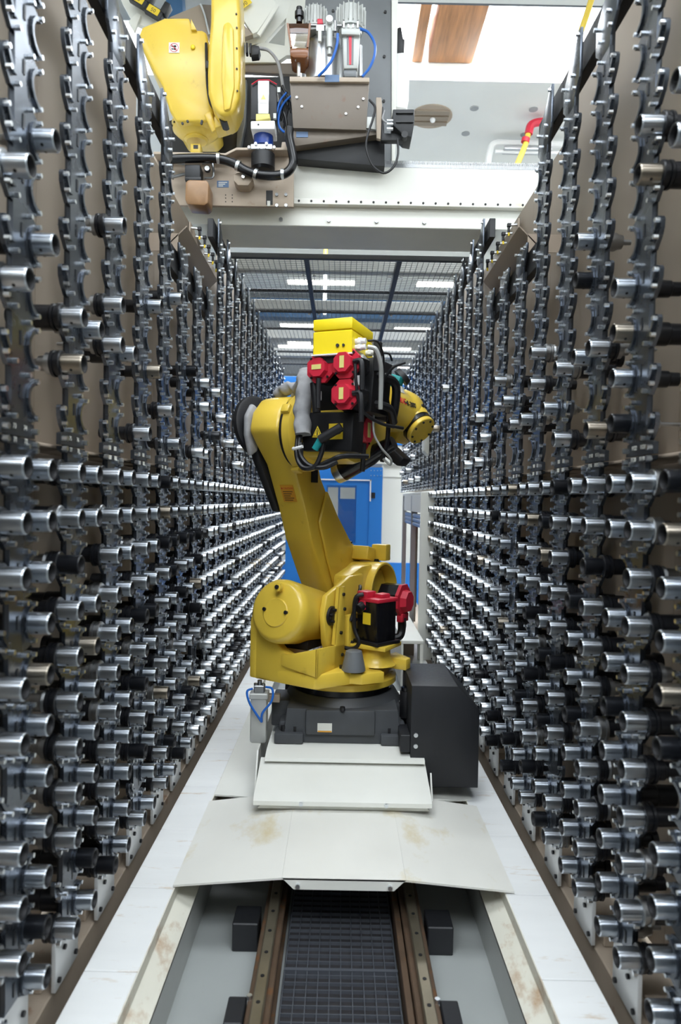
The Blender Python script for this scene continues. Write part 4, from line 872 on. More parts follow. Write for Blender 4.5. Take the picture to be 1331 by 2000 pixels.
# black clamp plate under the wrist and the dark gripper spindle
g0 = Vector((0.16, 0.22, 2.075))
m_ = MB().prism([(0, 0), (0.24, -0.20), (0.20, -0.245), (0.02, -0.12), (-0.06, -0.02)], (0.04, 0.16, 2.19), (1, 0, 0), (0, 0, 1), (0, 0.12, 0), 0.01); m_.build('clamp_plate', 'black', RB)
b0, b1 = Vector((0.245, -0.14, 2.0)), Vector((0.015, -0.14, 1.888))
dr = (b1 - b0).normalized(); L_ = (b1 - b0).length
m_ = MB().lathe([(-0.12, 0), (-0.12, 0.036), (0.0, 0.046), (0.03, 0.053), (L_ - 0.045, 0.058), (L_ - 0.045, 0)], b0, dr, 32); gr = m_.build('gripper_spindle', 'black_gloss', RB)
m_ = MB().lathe([(0, 0.058), (0.006, 0.059), (0.045, 0.055), (0.045, 0.042), (0.03, 0.040), (0.03, 0)], b0 + dr * (L_ - 0.045), dr, 32); m_.build('chrome_nose', 'chrome', gr)
# teal sensor head on its cream bracket
m_ = MB().prism([(0, 0), (0.16, -0.06), (0.17, -0.10), (0, -0.02)], (0.09, 0.15, 2.46), (1, 0, 0), (0, 0, 1), (0, 0.05, 0), 0.004); sn = m_.build('sensor_bracket', 'cream', RB)
m_ = MB().box((0.22, 0.16, 2.425), (0.07, 0.07, 0.07), Matrix.Rotation(R(20), 4, 'Y'), 0.01); m_.build('sensor_head', 'teal', sn)
m_ = MB().lathe([(0, 0), (0, 0.055), (0.03, 0.05), (0.03, 0)], (0.23, 0.2, 2.45), (0.6, 0.3, 0.6), 24); m_.build('sensor_lamp', 'rubber', sn)
MB().cyl((0.14, 0.17, 2.38), (0.14, 0.17, 2.43), 0.03, n=16).build('bracket_foot', 'black', sn)
MB().cyl((0.10, 0.10, 2.40), (0.12, 0.16, 2.41), 0.03, n=16).build('sensor_arm', 'black', sn)

# --- things around the robot base
t = thing('cable_cover', 'dark sheet metal cover box with sloped corner, right of the robot base', 'cover box', (0.53, 3.6, 0.28))
m_ = MB().prism([(-0.175, 0.33), (-0.175, 0.835), (0.055, 0.835), (0.165, 0.72), (0.165, 0.33)], (0.545, 3.37, 0), (1, 0, 0), (0, 0, 1), (0, 0.47, 0), 0.003)
m_.build('cover_shell', 'black_sheet', t)
m_ = MB().span((0.32, 3.375, 0.50), (0.37, 3.55, 0.585), 0.003); m_.build('tab', 'black_sheet', t)
m_ = MB()
for z in (0.59, 0.535): m_.cyl((0.395, 3.37, z), (0.395, 3.36, z), 0.011, n=10)
m_.build('bolts', 'bolt', t, stuff=True)
t = thing('valve_cylinder', 'small grey pneumatic cylinder with two blue hoses, left of the robot base', 'pneumatic cylinder', (-0.405, 3.55, 0.47))
m_ = MB().box((-0.405, 3.55, 0.60), (0.085, 0.085, 0.24), None, 0.012); m_.build('barrel', 'grey_light', t)
m_ = MB().box((-0.405, 3.55, 0.725), (0.095, 0.095, 0.03), None, 0.004); m_.build('end_block', 'grey_light', t)
m_ = MB().box((-0.405, 3.55, 0.758), (0.055, 0.06, 0.04), None, 0.004); m_.cyl((-0.405, 3.55, 0.775), (-0.405, 3.55, 0.80), 0.012, n=12); m_.cyl((-0.425, 3.53, 0.775), (-0.425, 3.53, 0.79), 0.008, n=8); m_.cyl((-0.385, 3.53, 0.775), (-0.385, 3.53, 0.79), 0.008, n=8); m_.build('valve_head', 'steel', t)
MB().tube([(-0.44, 3.53, 0.76), (-0.465, 3.51, 0.75), (-0.45, 3.49, 0.70), (-0.41, 3.48, 0.64), (-0.385, 3.49, 0.60)], 0.006).build('blue_hose', 'hose_blue', t)
MB().tube([(-0.37, 3.53, 0.77), (-0.335, 3.51, 0.765), (-0.335, 3.49, 0.71), (-0.38, 3.48, 0.65), (-0.385, 3.49, 0.60)], 0.006).build('blue_hose', 'hose_blue', t)
MB().span((-0.365, 3.56, 0.68), (-0.30, 3.60, 0.72), 0.003).build('holder', 'tan', t)
t = thing('base_cable', 'dark hose curving down behind the left side of the robot base', 'hose', (-0.3, 4.05, 0.45))
MB().tube([(-0.20, 3.95, 0.80), (-0.27, 3.98, 0.76), (-0.29, 4.0, 0.66), (-0.29, 4.0, 0.48)], 0.016).build('hose', 'rubber', t)
t = thing('base_connector', 'black plug and cables between the robot base and the dark cover', 'connector', (0.40, 3.6, 0.5))
MB().cyl((0.37, 3.62, 0.60), (0.37, 3.62, 0.74), 0.035, n=20, bev=0.004).build('plug_body', 'black', t)
MB().cyl((0.37, 3.62, 0.74), (0.37, 3.62, 0.76), 0.028, n=20).build('plug_cap', 'black_gloss', t)
MB().tube([(0.33, 3.75, 0.86), (0.37, 3.74, 0.84), (0.38, 3.72, 0.78), (0.37, 3.65, 0.70)], 0.013).build('cable', 'black', t)

# --- cream cabinet on the right beyond the robot
t = thing('control_cabinet', 'tall cream cabinet with two open bays and red lamps, right side behind robot', 'cabinet', (0.85, 7.2, 0.1))
cy0, cy1, cx, zt_ = 6.42, 8.30, 0.755, 1.84
MB().span((cx, cy0, 0.25), (cx + 0.36, cy0 + 0.05, zt_), 0.006).build('end_panel', 'cream', t)
MB().span((cx, cy0 + 0.05, zt_ - 0.03), (cx + 0.36, cy1, zt_), 0.004).build('roof', 'cream', t)
MB().span((cx + 0.32, cy0 + 0.05, 0.25), (cx + 0.36, cy1, zt_ - 0.03)).build('back_wall', 'tan', t)
for yy in (cy0 + 0.86, cy1 - 0.03): MB().span((cx, yy, 0.25), (cx + 0.05, yy + 0.035, zt_ - 0.03), 0.003).build('post', 'aluminium', t)
for q, yy in enumerate((cy0 + 0.05, cy0 + 0.90)):
    MB().span((cx, yy, zt_ - 0.20), (cx + 0.02, yy + 0.79, zt_ - 0.03), 0.003).build('header', 'panel_white', t)
    m_ = MB()
    for k in range(3): m_.cyl((cx + 0.03, yy, zt_ - 0.24 - k * 0.045), (cx + 0.03, yy + 0.78, zt_ - 0.24 - k * 0.045), 0.022, n=10)
    m_.build('roller_shutter', 'aluminium', t)
    MB().span((cx + 0.06, yy + 0.02, 0.45), (cx + 0.075, yy + 0.07, zt_ - 0.2)).build('inner_post', 'tan', t)
    m_ = MB()
    for k in range(6): m_.cyl((cx + 0.045, yy + 0.11, 1.45 - k * 0.155), (cx + 0.06, yy + 0.11, 1.45 - k * 0.155), 0.012, n=10)
    m_.build('red_lamps', 'led_red', t, stuff=True)
    MB().span((cx + 0.06, yy + 0.09, 0.6), (cx + 0.09, yy + 0.13, 1.5)).build('lamp_strip', 'black_sheet', t)
t = thing('low_housing', 'low cream box with a dark opening at the foot of the cabinet', 'housing', (0.66, 6.1, 0.1))
MB().span((0.555, 5.95, 0.50), (0.752, 8.0, 0.53), 0.004).build('lid', 'cream', t)
MB().span((0.555, 5.96, 0.12), (0.575, 8.0, 0.50), 0.004).build('side', 'cream', t)
MB().span((0.72, 5.96, 0.25), (0.75, 6.0, 0.50), 0.003).build('front_post', 'cream', t)
MB().span((0.60, 6.6, 0.251), (0.74, 6.62, 0.50), 0.003).build('inner_plate', 'tan', t)
t = thing('ramp_plate', 'loose cream sheet lying on the right ledge before the low box', 'plate', (0.73, 5.6, 0.25))
MB().prism([(5.35, 0.252), (5.9, 0.285), (5.9, 0.297), (5.35, 0.262)], (0.60, 0, 0), (0, 1, 0), (0, 0, 1), (0.24, 0, 0), 0.003).build('sheet', 'cream', t)
t = thing('white_hood', 'slim white hood fixed to the right rack columns high behind the wrist', 'hood', (0.85, 7.0, 2.4))
MB().prism([(0, 0), (-0.05, 0.05), (-0.055, 0.36), (-0.02, 0.42), (0, 0.42)], (0.866, 6.75, 2.2), (1, 0, 0), (0, 0, 1), (0, 0.22, 0), 0.01).build('hood_shell', 'cream', t)
MB().span((0.85, 6.80, 2.25), (0.888, 6.92, 2.55), 0.004).build('hood_back', 'black_sheet', t)
#@@GANTRY
# ------------------------------------------------------------------ overhead gantry
def pp(m_, pts, Y, t, bev=0.0):                            # outline facing the camera at depth Y with thickness t
    P = [at(px, py, Y) for px, py in pts]
    return m_.prism([(p.x, p.z) for p in P], (0, Y, 0), (1, 0, 0), (0, 0, 1), (0, t, 0), bev)
GY = 4.72
zt_, zr1, zr0, zl, zb_ = 4.035, 3.805, 3.765, 3.655, 3.635
t = thing('gantry_beam', 'cream gantry beam with guide rail and toothed rack spanning above both racks', 'beam', (XC, 5.0, 3.65))
MB().span((-3.2, GY, zr1), (3.2, GY + 0.46, zt_), 0.006).build('beam_body', 'cream', t)
MB().span((-3.2, GY + 0.03, zb_), (3.2, GY + 0.46, zr1 - 0.001), 0.004).build('lower_box', 'cream', t)
MB().span((-3.2, GY - 0.02, zr0), (3.2, GY + 0.029, zr1 - 0.002), 0.003).build('rail_bar', 'cream_worn', t)
m_ = MB(); x = -1.6
while x < 1.6: m_.cyl((x, GY - 0.02, (zr0 + zr1) / 2), (x, GY - 0.023, (zr0 + zr1) / 2), 0.008, n=8); x += 0.085
m_.build('rail_holes', 'print_dark', t, stuff=True)
m_ = MB().span((-3.2, GY + 0.005, zt_), (3.2, GY + 0.03, zt_ + 0.025)); x = -0.55
while x < 1.75: m_.span((x, GY, zt_ + 0.0), (x + 0.0052, GY + 0.035, zt_ + 0.045)); x += 0.0105
m_.build('toothed_rack', 'steel', t, stuff=True)
for k in range(4): p = Vector((-0.45 + k * 0.33, GY + 0.03, 3.675)); MB().cyl(p, p + Vector((0, -0.012, 0)), 0.014, n=6).build('bolt', 'steel', t)

CY = 4.60
t = thing('gantry_carriage', 'tan carriage plate with oil cup, hose and drive riding on the gantry beam', 'carriage', at(455, 400, CY))
pl = pp(MB(), [(300, 300), (440, 303), (462, 293), (560, 293), (574, 300), (574, 404), (300, 400)], CY, 0.03, 0.004).build('carriage_plate', 'tan_light', t)
pp(MB(), [(300, 296), (440, 299), (462, 288), (563, 288), (563, 293), (462, 293), (440, 304), (300, 301)], CY - 0.09, 0.09, 0.002).build('top_flange', 'tan_light', t)
m_ = MB()
for px, py in ((541, 381), (559, 381), (541, 405 - 3), (559, 402)): p = at(px, py, CY); m_.cyl(p, p - Vector((0, 0.012, 0)), 0.011, n=8)
m_.build('plate_bolts', 'steel', pl, stuff=True)
pp(MB(), [(520, 372), (533, 372), (533, 400), (520, 400)], CY - 0.002, 0.004, 0.001).build('slot', 'print_dark', pl)
pp(MB(), [(522, 392), (528, 392), (528, 402), (522, 402)], CY - 0.012, 0.012, 0.001).build('wiper', 'cream', pl)
m_ = MB()
for px in (441, 454):
    for py in (381, 387, 394): p = at(px, py, CY); m_.cyl(p, p - Vector((0, 0.002, 0)), 0.004, n=8)
m_.build('holes', 'print_dark', pl, stuff=True)
lb = pp(MB(), [(424, 353), (447, 353), (447, 366), (424, 366)], CY - 0.002, 0.003).build('blue_label', 'label_blue', pl)
m_ = MB()
for k in range(3): pp(m_, [(427, 355.5 + k * 3.4), (444 - 4 * k, 355.5 + k * 3.4), (444 - 4 * k, 357 + k * 3.4), (427, 357 + k * 3.4)], CY - 0.003, 0.001)
m_.build('printed_lines', 'label_pale', pl, stuff=True)
pp(MB(), [(456, 341), (463, 337), (486, 337), (493, 343), (493, 352), (485, 362), (465, 362), (456, 352)], CY - 0.10, 0.10, 0.006).build('stop_block', 'tan_light', t)
p = at(476, 347, CY - 0.10); MB().cyl(p, p - Vector((0, 0.02, 0)), 0.011, n=8).build('adjusting_screw', 'bolt', t)
a, b = at(514, 336, CY - 0.06), at(514, 303, CY - 0.06); MB().lathe([(0, 0), (0.004, 0.06), (0.02, 0.078), (0.11, 0.078), (0.11, 0)], a, b - a, 28).build('drive_drum', 'black', t)
# oil cup and its valve
m_ = pp(MB(), [(362, 355), (368, 350), (404, 351), (408, 358), (407, 396), (400, 401), (366, 399), (361, 390)], CY - 0.17, 0.15, 0.018); cup = m_.build('oil_cup', 'oil_brown', t)
pp(MB(), [(361, 345), (393, 345), (393, 352), (361, 352)], CY - 0.15, 0.12, 0.004).build('cup_lid', 'black', cup)
pp(MB(), [(361, 321), (391, 321), (391, 346), (361, 346)], CY - 0.13, 0.11, 0.006).build('valve_block', 'black_sheet', cup)
p = at(406, 332, CY - 0.09); g = MB().lathe([(0, 0), (0, 0.020), (0.02, 0.021), (0.024, 0.018), (0.024, 0)], p, (0, -1, 0), 20).build('gauge', 'black', cup); MB().cyl(p + Vector((0, -0.0245, 0)), p + Vector((0, -0.026, 0)), 0.016, n=20).build('gauge_face', 'white', cup)
MB().tube([at(395, 320, CY - 0.06), at(412, 318, CY - 0.06), at(416, 324, CY - 0.06), at(416, 346, CY - 0.06), at(400, 348, CY - 0.06)], 0.008).build('steel_pipe', 'steel', cup)
MB().tube([at(361, 321, CY - 0.06), at(338, 320, CY - 0.06), at(338, 350, CY - 0.06)], 0.007).build('steel_pipe', 'steel', cup)
MB().tube([at(361, 340, CY - 0.08), at(332, 347, CY - 0.08)], 0.010).build('steel_pipe', 'steel', cup)
# black corrugated hose with clips
H = [(325, 311), (380, 309), (425, 310), (455, 318), (480, 333), (505, 341), (540, 343), (562, 336), (573, 318), (570, 292), (565, 268), (566, 250)]
m_ = MB().tube([at(a, b, CY - 0.13) for a, b in H], 0.029, 12, 6); hs = m_.build('black_hose', 'black_gloss', t)
for a, b in ((427, 309), (465, 324), (500, 340), (552, 340)):
    p = at(a, b, CY - 0.13); MB().lathe([(-0.01, 0.03), (-0.01, 0.034), (0.01, 0.034), (0.01, 0.03)], p, (1, 0, -0.4 if a in (465, 500) else 0), 16).build('hose_clip', 'bolt', hs)
# servo drive
t = thing('servo_drive', 'upright black servo motor with blue gear housing between gantry robot and grey plate', 'motor', at(513, 290, 4.62))
a = at(515, 288, 4.62); b = at(515, 262, 4.62); MB().lathe([(0, 0), (0, 0.066), (0.09, 0.066), (0.094, 0.05), (0.094, 0)], a, b - a, 32).build('gear_housing', 'gear_blue', t)
MB().lathe([(0, 0), (0, 0.055), (0.03, 0.03), (0.03, 0)], b + Vector((0, 0, 0.004)), (0, 0, 1), 28).build('shaft_cone', 'steel', t)
m_ = pp(MB(), [(490, 281), (532, 281), (532, 291), (490, 291)], 4.50, 0.1, 0.004); fl = m_.build('foot_flange', 'aluminium', t)
for px, py in ((500, 282), (521, 282), (487, 289), (505, 289.5), (517, 289.5), (536, 289)): p = at(px, py, 4.50); MB().cyl(p, p - Vector((0, 0.014, 0)), 0.010, n=10).build('flange_bolt', 'white', fl)
pp(MB(), [(490, 236), (537, 235), (537, 252), (490, 252)], 4.52, 0.16, 0.006).build('coupling_block', 'white', t)
p = at(505, 243.5, 4.52); MB().cyl(p, p - Vector((0, 0.002, 0)), 0.006, n=10).build('block_hole', 'print_dark', t)
pp(MB(), [(500, 222), (527, 222), (528, 231), (500, 235)], 4.53, 0.10, 0.004).build('yellow_tape', 'label_light_yellow', t)
m_ = pp(MB(), [(490, 163), (504, 156), (526, 156), (541, 164), (541, 234), (490, 234)], 4.58, 0.16, 0.004); mb_ = m_.build('motor_body', 'black', t)
pp(MB(), [(504, 157), (526, 157), (525, 222), (504, 222)], 4.545, 0.035, 0.004).build('motor_front', 'aluminium', mb_)
l2 = pp(MB(), [(507, 178), (523, 178), (522, 201), (507, 201)], 4.5425, 0.002).build('warning_label', 'label_pale', mb_)
pp(MB(), [(510, 194), (519.5, 194), (514.8, 184.5)], 4.5415, 0.001).build('triangle', 'label_light_yellow', mb_)
m_ = MB(); m_.tube([at(492, 165, 4.57), at(505, 156.5, 4.57), at(526, 156.5, 4.57), at(541, 165, 4.57)], 0.004, 6, 0); m_.build('red_edge', 'red', mb_)
for px, py in ((545, 175), (537, 226)): pp(MB(), [(px - 3, py - 5), (px + 3, py - 5), (px + 3, py + 5), (px - 3, py + 5)], 4.56, 0.02).build('cable_flag', 'grey_light', t)

# grey mast plate behind the pneumatics
t = thing('gantry_mast', 'tall grey mast plate with cream edge rising behind the compressed-air unit', 'mast', at(670, 320, 4.95))
pp(MB(), [(580, 326), (765, 326), (765, -60), (600, -60)], 4.95, 0.10, 0.006).build('mast_plate', 'grey_paint', t)
pp(MB(), [(765.5, 322), (772, 322), (779, -60), (765.5, -60)], 4.94, 0.20, 0.003).build('edge_strip', 'cream', t)
m_ = MB()
for px, py in ((753, 24), (751, 111), (750, 198), (651, 22)): p = at(px, py, 4.95); m_.cyl(p, p - Vector((0, 0.008, 0)), 0.010, n=12)
m_.build('screws', 'print_dark', t, stuff=True)
t = thing('white_cover', 'narrow white cover with black cap fixed beside the mast edge', 'cover', at(788, 200, 5.0))
pp(MB(), [(771, 104), (789, 102), (800, 125), (799, 195), (795, 212), (771, 208)], 5.0, 0.15, 0.006).build('cover_shell', 'white', t)
pp(MB(), [(776, 104), (777, 54), (784, 52), (788, 76), (791, 76), (790, 103)], 5.02, 0.10, 0.004).build('black_cap', 'black', t)
# bracket box
t = thing('air_bracket', 'brown tan sheet bracket with rust runs under the compressed-air unit', 'bracket', at(645, 285, 4.55))
pp(MB(), [(566, 158), (721, 159), (716, 254), (573, 250)], 4.52, 0.30, 0.004).build('bracket_box', 'bracket_tan', t)
pp(MB(), [(566, 149), (722, 151), (722, 160), (566, 159)], 4.50, 0.34, 0.004).build('top_shelf', 'tan_light', t)
pp(MB(), [(574, 250), (716, 254), (745, 256), (745, 262), (580, 285), (572, 282)], 4.55, 0.26, 0.004).build('lower_gusset', 'bracket_tan', t)
pp(MB(), [(576, 286), (746, 262), (752, 274), (752, 325), (580, 310)], 4.62, 0.20, 0.004).build('dark_underframe', 'black_sheet', t)
pp(MB(), [(635, 146), (663, 146), (663, 160), (635, 160)], 4.497, 0.003).build('blue_label', 'label_blue', t)
pp(MB(), [(579, 257), (602, 257), (602, 268), (579, 268)], 4.547, 0.003).build('dark_label', 'label_blue', t)
m_ = MB()
for px, py in ((580, 191), (590, 209), (710, 194), (700, 210), (609, 160), (676, 223)): p = at(px, py, 4.52); m_.cyl(p, p - Vector((0, 0.008, 0)), 0.008, n=8)
m_.build('bolts', 'bolt', t, stuff=True)
# compressed-air unit
t = thing('air_unit', 'compressed-air unit with two finned caps, amber bowl and filter on the tan shelf', 'air unit', at(645, 150, 4.55))
a, b = at(632, 170, 4.68), at(632, 78, 4.68); MB().lathe([(0, 0), (0, 0.130), (0.235, 0.130), (0.275, 0.115), (0.305, 0.08), (0.32, 0)], a, b - a, 36).build('air_tank', 'aluminium', t)
for cxp, ctop, cbot, rr in ((616, 17, 62, 0.074), (685, 16, 64, 0.098)):
    a, b = at(cxp, cbot + 6, 4.60), at(cxp, ctop, 4.60); L_ = (b - a).length
    cp = MB().lathe([(0, 0), (0, rr * 0.75), (0.03, rr * 0.78), (0.03, rr * 0.9), (L_ - 0.02, rr * 0.82), (L_, rr * 0.6), (L_, 0)], a, b - a, 32).build('regulator', 'grey_light', t)
    m_ = MB()
    for k in range(18): an = k * math.pi / 9; d_ = Vector((math.cos(an), math.sin(an), 0)); m_.box(a + d_ * rr * 0.88 + Vector((0, 0, L_ * 0.58)), (0.03, 0.006, L_ * 0.66), Matrix.Rotation(an, 4, 'Z'), 0.002)
    m_.build('fins', 'grey_light', cp, stuff=True)
# amber bowl
bw = pp(MB(), [(560, 45), (608, 45), (603, 92), (567, 92)], 4.50, 0.15, 0.006).build('clear_bowl', 'clear', t)
pp(MB(), [(566, 93), (604, 93), (602, 109), (597, 113), (573, 112), (567, 108)], 4.49, 0.17, 0.01).build('amber_base', 'amber', t)
for q in ([(560, 45), (564, 45), (571, 92), (567, 92)], [(604, 45), (608, 45), (603, 92), (599, 92)]): pp(MB(), q, 4.49, 0.012).build('amber_post', 'amber', t)
pp(MB(), [(562, 46), (606, 46), (604, 68), (564, 68)], 4.55, 0.02).build('amber_liquid', 'amber', t)
a, b = at(585, 45, 4.55), at(585, 15, 4.55); MB().lathe([(0, 0.0), (0, 0.02), (0.03, 0.02), (0.035, 0.03), (0.07, 0.03), (0.075, 0.022), (0.1, 0.02), (0.1, 0)], a, b - a, 20).build('black_knob', 'black_gloss', t)
a, b = at(582, 118, 4.52), at(582, 108, 4.52); MB().cyl(a, b, 0.018, n=16).build('drain', 'chrome', t)
MB().cyl(at(584, 150, 4.55), at(584, 112, 4.55), 0.012, n=14).build('post', 'aluminium', t)
# grey filter with red sight strip
a = at(685, 145, 4.50)
pp(MB(), [(668, 66), (704, 66), (700, 134), (671, 134)], 4.49, 0.11, 0.016).build('filter_body', 'grey_light', t)
pp(MB(), [(667, 54), (704, 55), (704, 68), (667, 67)], 4.47, 0.15, 0.006).build('filter_head', 'grey_light', t)
pp(MB(), [(681.5, 71), (687.5, 71), (686.5, 126), (682.5, 126)], 4.486, 0.005).build('sight_strip', 'red', t)
pp(MB(), [(677.5, 70), (681, 70), (681.5, 126), (678.5, 126)], 4.487, 0.004).build('sight_groove', 'grey_paint', t)
pp(MB(), [(688, 70), (691.5, 70), (690.5, 126), (687, 126)], 4.487, 0.004).build('sight_groove', 'grey_paint', t)
pp(MB(), [(670, 135), (698, 135), (697, 150), (672, 150)], 4.50, 0.10, 0.014).build('filter_foot', 'grey_paint', t)
for k in range(4): p = at(672 + k * 9, 55, 4.53); MB().cyl(p, p + Vector((0, 0, 0.04)), 0.008, n=10).build('filter_screw', 'bolt', t)
MB().cyl(at(704, 150, 4.60), at(704, 90, 4.60), 0.014, n=14).build('post', 'aluminium', t)
# small regulator, red valve, pressure gauge
a, b = at(644, 94, 4.48), at(644, 58, 4.48); m_ = MB().cyl(a, b, 0.021, n=18); m_.lathe([(0, 0.012), (-0.02, 0.012), (-0.025, 0.018), (-0.045, 0.016), (-0.045, 0)], a, b - a, 14); m_.build('small_regulator', 'grey_light', t)
pp(MB(), [(636, 42), (653, 42), (653, 60), (636, 60)], 4.47, 0.06, 0.006).build('regulator_head', 'grey_light', t)
p = at(644, 40, 4.46); MB().lathe([(0, 0), (0, 0.022), (0.02, 0.022), (0.02, 0.018), (0.02, 0)], p, (0, -1, 0), 24).build('gauge', 'white', t)
pp(MB(), [(620, 36), (630, 36), (632, 46), (620, 47)], 4.48, 0.04, 0.004).build('red_valve', 'red', t)
pp(MB(), [(618, 47), (634, 47), (634, 60), (618, 60)], 4.48, 0.05, 0.004).build('valve_body', 'aluminium', t)
MB().cyl(at(625, 82, 4.48), at(625, 60, 4.48), 0.012, n=12).build('pale_plug', 'cream', t)
m_ = MB().cyl(at(608, 50, 4.52), at(668, 51, 4.52), 0.010, n=10); m_.cyl(at(655, 62, 4.5), at(655, 42, 4.5), 0.012, n=10); m_.build('pipework', 'steel', t, stuff=True)
MB().tube([at(660, 66, 4.46), at(659, 85, 4.46), at(650, 115, 4.46), at(636, 135, 4.46), at(622, 149, 4.48)], 0.009).build('blue_hose', 'hose_blue', t)
MB().tube([at(703, 56, 4.5), at(720, 64, 4.5), at(732, 85, 4.5), at(732, 108, 4.5), at(722, 133, 4.5), at(708, 150, 4.5)], 0.009).build('blue_hose', 'hose_blue', t)
# camera box on its arm
t = thing('camera_box', 'black box camera on a bracket arm right of the tan bracket', 'camera', at(780, 270, 4.55))
m_ = pp(MB(), [(768, 213), (810, 213), (810, 238), (805, 268), (790, 265), (767, 243)], 4.48, 0.16, 0.006); cbx = m_.build('camera_housing', 'black_sheet', t)
for py in (218, 236): pp(MB(), [(774, py), (808, py), (808, py + 3), (774, py + 3)], 4.47, 0.012, 0.001).build('rib', 'black', cbx)
pp(MB(), [(735, 190), (745, 190), (747, 205), (744, 272), (736, 270)], 4.50, 0.03, 0.003).build('upright', 'tan', t)
pp(MB(), [(745, 208), (750, 208), (751, 260), (788, 261), (788, 274), (745, 274)], 4.52, 0.05, 0.003).build('arm', 'black_sheet', t)
p = at(791, 262, 4.47); MB().cyl(p, p + Vector((0, 0.05, 0)), 0.022, n=12).build('clamp_knob', 'black', t)
m_ = pp(MB(), [(716, 228), (735, 228), (735, 253), (716, 250)], 4.53, 0.02, 0.002); m_.build('mount_plate', 'grey_light', t)
MB().tube([at(722, 195, 4.52), at(733, 210, 4.5), at(728, 235, 4.48), at(719, 262, 4.47), at(716, 290, 4.47), at(728, 322, 4.47), at(750, 338, 4.47), at(770, 325, 4.47), at(778, 300, 4.48), at(777, 272, 4.5)], 0.0075).build('camera_cable', 'black', t)
MB().tube([at(752, 216, 4.49), at(748, 232, 4.49), at(757, 240, 4.49), at(768, 240, 4.49)], 0.006).build('lead', 'fabric', t)
m_ = MB()
for py in (236, 243, 252): m_.cyl(at(756, py, 4.49), at(768, py, 4.49), 0.010, n=10)
m_.build('connectors', 'bolt', t, stuff=True)

# yellow robot hung from the gantry
t = thing('gantry_robot', 'yellow robot turret and arm hanging from the gantry at upper left', 'robot', at(385, 200, 4.9))
m_ = pp(MB(), [(268, 74), (277, 52), (322, 34), (371, 34), (371, 40), (379, 58), (395, 58), (403, 62), (409, 90), (410, 150), (414, 195), (418, 225), (405, 238), (344, 238), (331, 215), (318, 170), (300, 140), (280, 100)], 4.74, 0.42, 0.03)
gr_ = m_.build('turret_casting', 'yellow', t, ang=45)
pp(MB(), [(373, 36), (384, 58), (373, 58)], 4.72, 0.05, 0.003).build('casting_fold', 'yellow', gr_)
a, b = at(384, 278, 4.92), at(384, 228, 4.92); L_ = (b - a).length
m_ = MB().lathe([(0, 0), (0, 0.07), (0.012, 0.085), (0.02, 0.085), (0.03, 0.115), (0.06, 0.15), (0.075, 0.165), (L_ - 0.06, 0.172), (L_ - 0.05, 0.15), (L_, 0.14), (L_, 0)], a, b - a, 44); m_.build('slew_flange', 'yellow', gr_)
m_ = MB()
for k in range(9): an = R(200 + k * 17.5); q = a + Vector((0.166 * math.cos(an), 0.166 * math.sin(an), 0.085)); m_.cyl(q, q + Vector((math.cos(an), math.sin(an), 0)) * 0.008, 0.007, n=8)
m_.build('flange_bolts', 'print_dark', gr_, stuff=True)
pp(MB(), [(372, 280), (392, 280), (392, 298), (372, 298)], 4.86, 0.08, 0.006).build('lug', 'yellow', gr_)
pp(MB(), [(378, 283), (387, 283), (387, 290), (378, 290)], 4.857, 0.004).build('lug_plate', 'black', gr_)
pp(MB(), [(398, 222), (412, 216), (424, 252), (414, 258)], 4.72, 0.03, 0.01).build('rib', 'yellow', gr_)
m_ = pp(MB(), [(412, -60), (465, -60), (469, 20), (470, 150), (466, 190), (456, 216), (444, 226), (428, 224), (414, 208), (406, 180), (405, 140), (407, 90), (411, 40)], 4.55, 0.26, 0.035)
ga = m_.build('arm', 'yellow', t, ang=45)
m_ = pp(MB(), [(436, 45), (448, 40), (456, 55), (458, 170), (450, 212), (437, 216), (432, 150), (434, 70)], 4.53, 0.05, 0.016); m_.build('arm_ridge', 'yellow', ga)
m_ = MB()
for px, py in ((463, 55), (463, 95), (463, 135), (464, 178), (462, 28)): p = at(px, py, 4.55); m_.cyl(p, p - Vector((0, 0.006, 0)), 0.006, n=8)
m_.build('arm_bolts', 'print_dark', ga, stuff=True)
MB().tube([at(403, 85, 4.73), at(404, 130, 4.70), at(406, 170, 4.70), at(411, 200, 4.70), at(420, 216, 4.72)], 0.010, 8).build('joint_seal', 'black', t)
pp(MB(), [(401, 118), (408, 118), (408, 133), (401, 133)], 4.62, 0.08, 0.004).build('seal_block', 'black', t)
p = at(437, 231, 4.62); MB().cyl(p, p + Vector((0, 0.1, 0)), 0.030, n=20).build('dark_plug', 'black', t)
pp(MB(), [(418, 226), (447, 226), (448, 241), (440, 244), (420, 250)], 4.68, 0.14, 0.008).build('lower_lug', 'yellow', t)
m_ = MB()
for px, py in ((357, 242), (394, 242), (367, 238), (395, 238)): p = at(px, py, 4.735); m_.cyl(p, p - Vector((0, 0.01, 0)), 0.009, n=8)
m_.build('bolts', 'black', gr_, stuff=True)
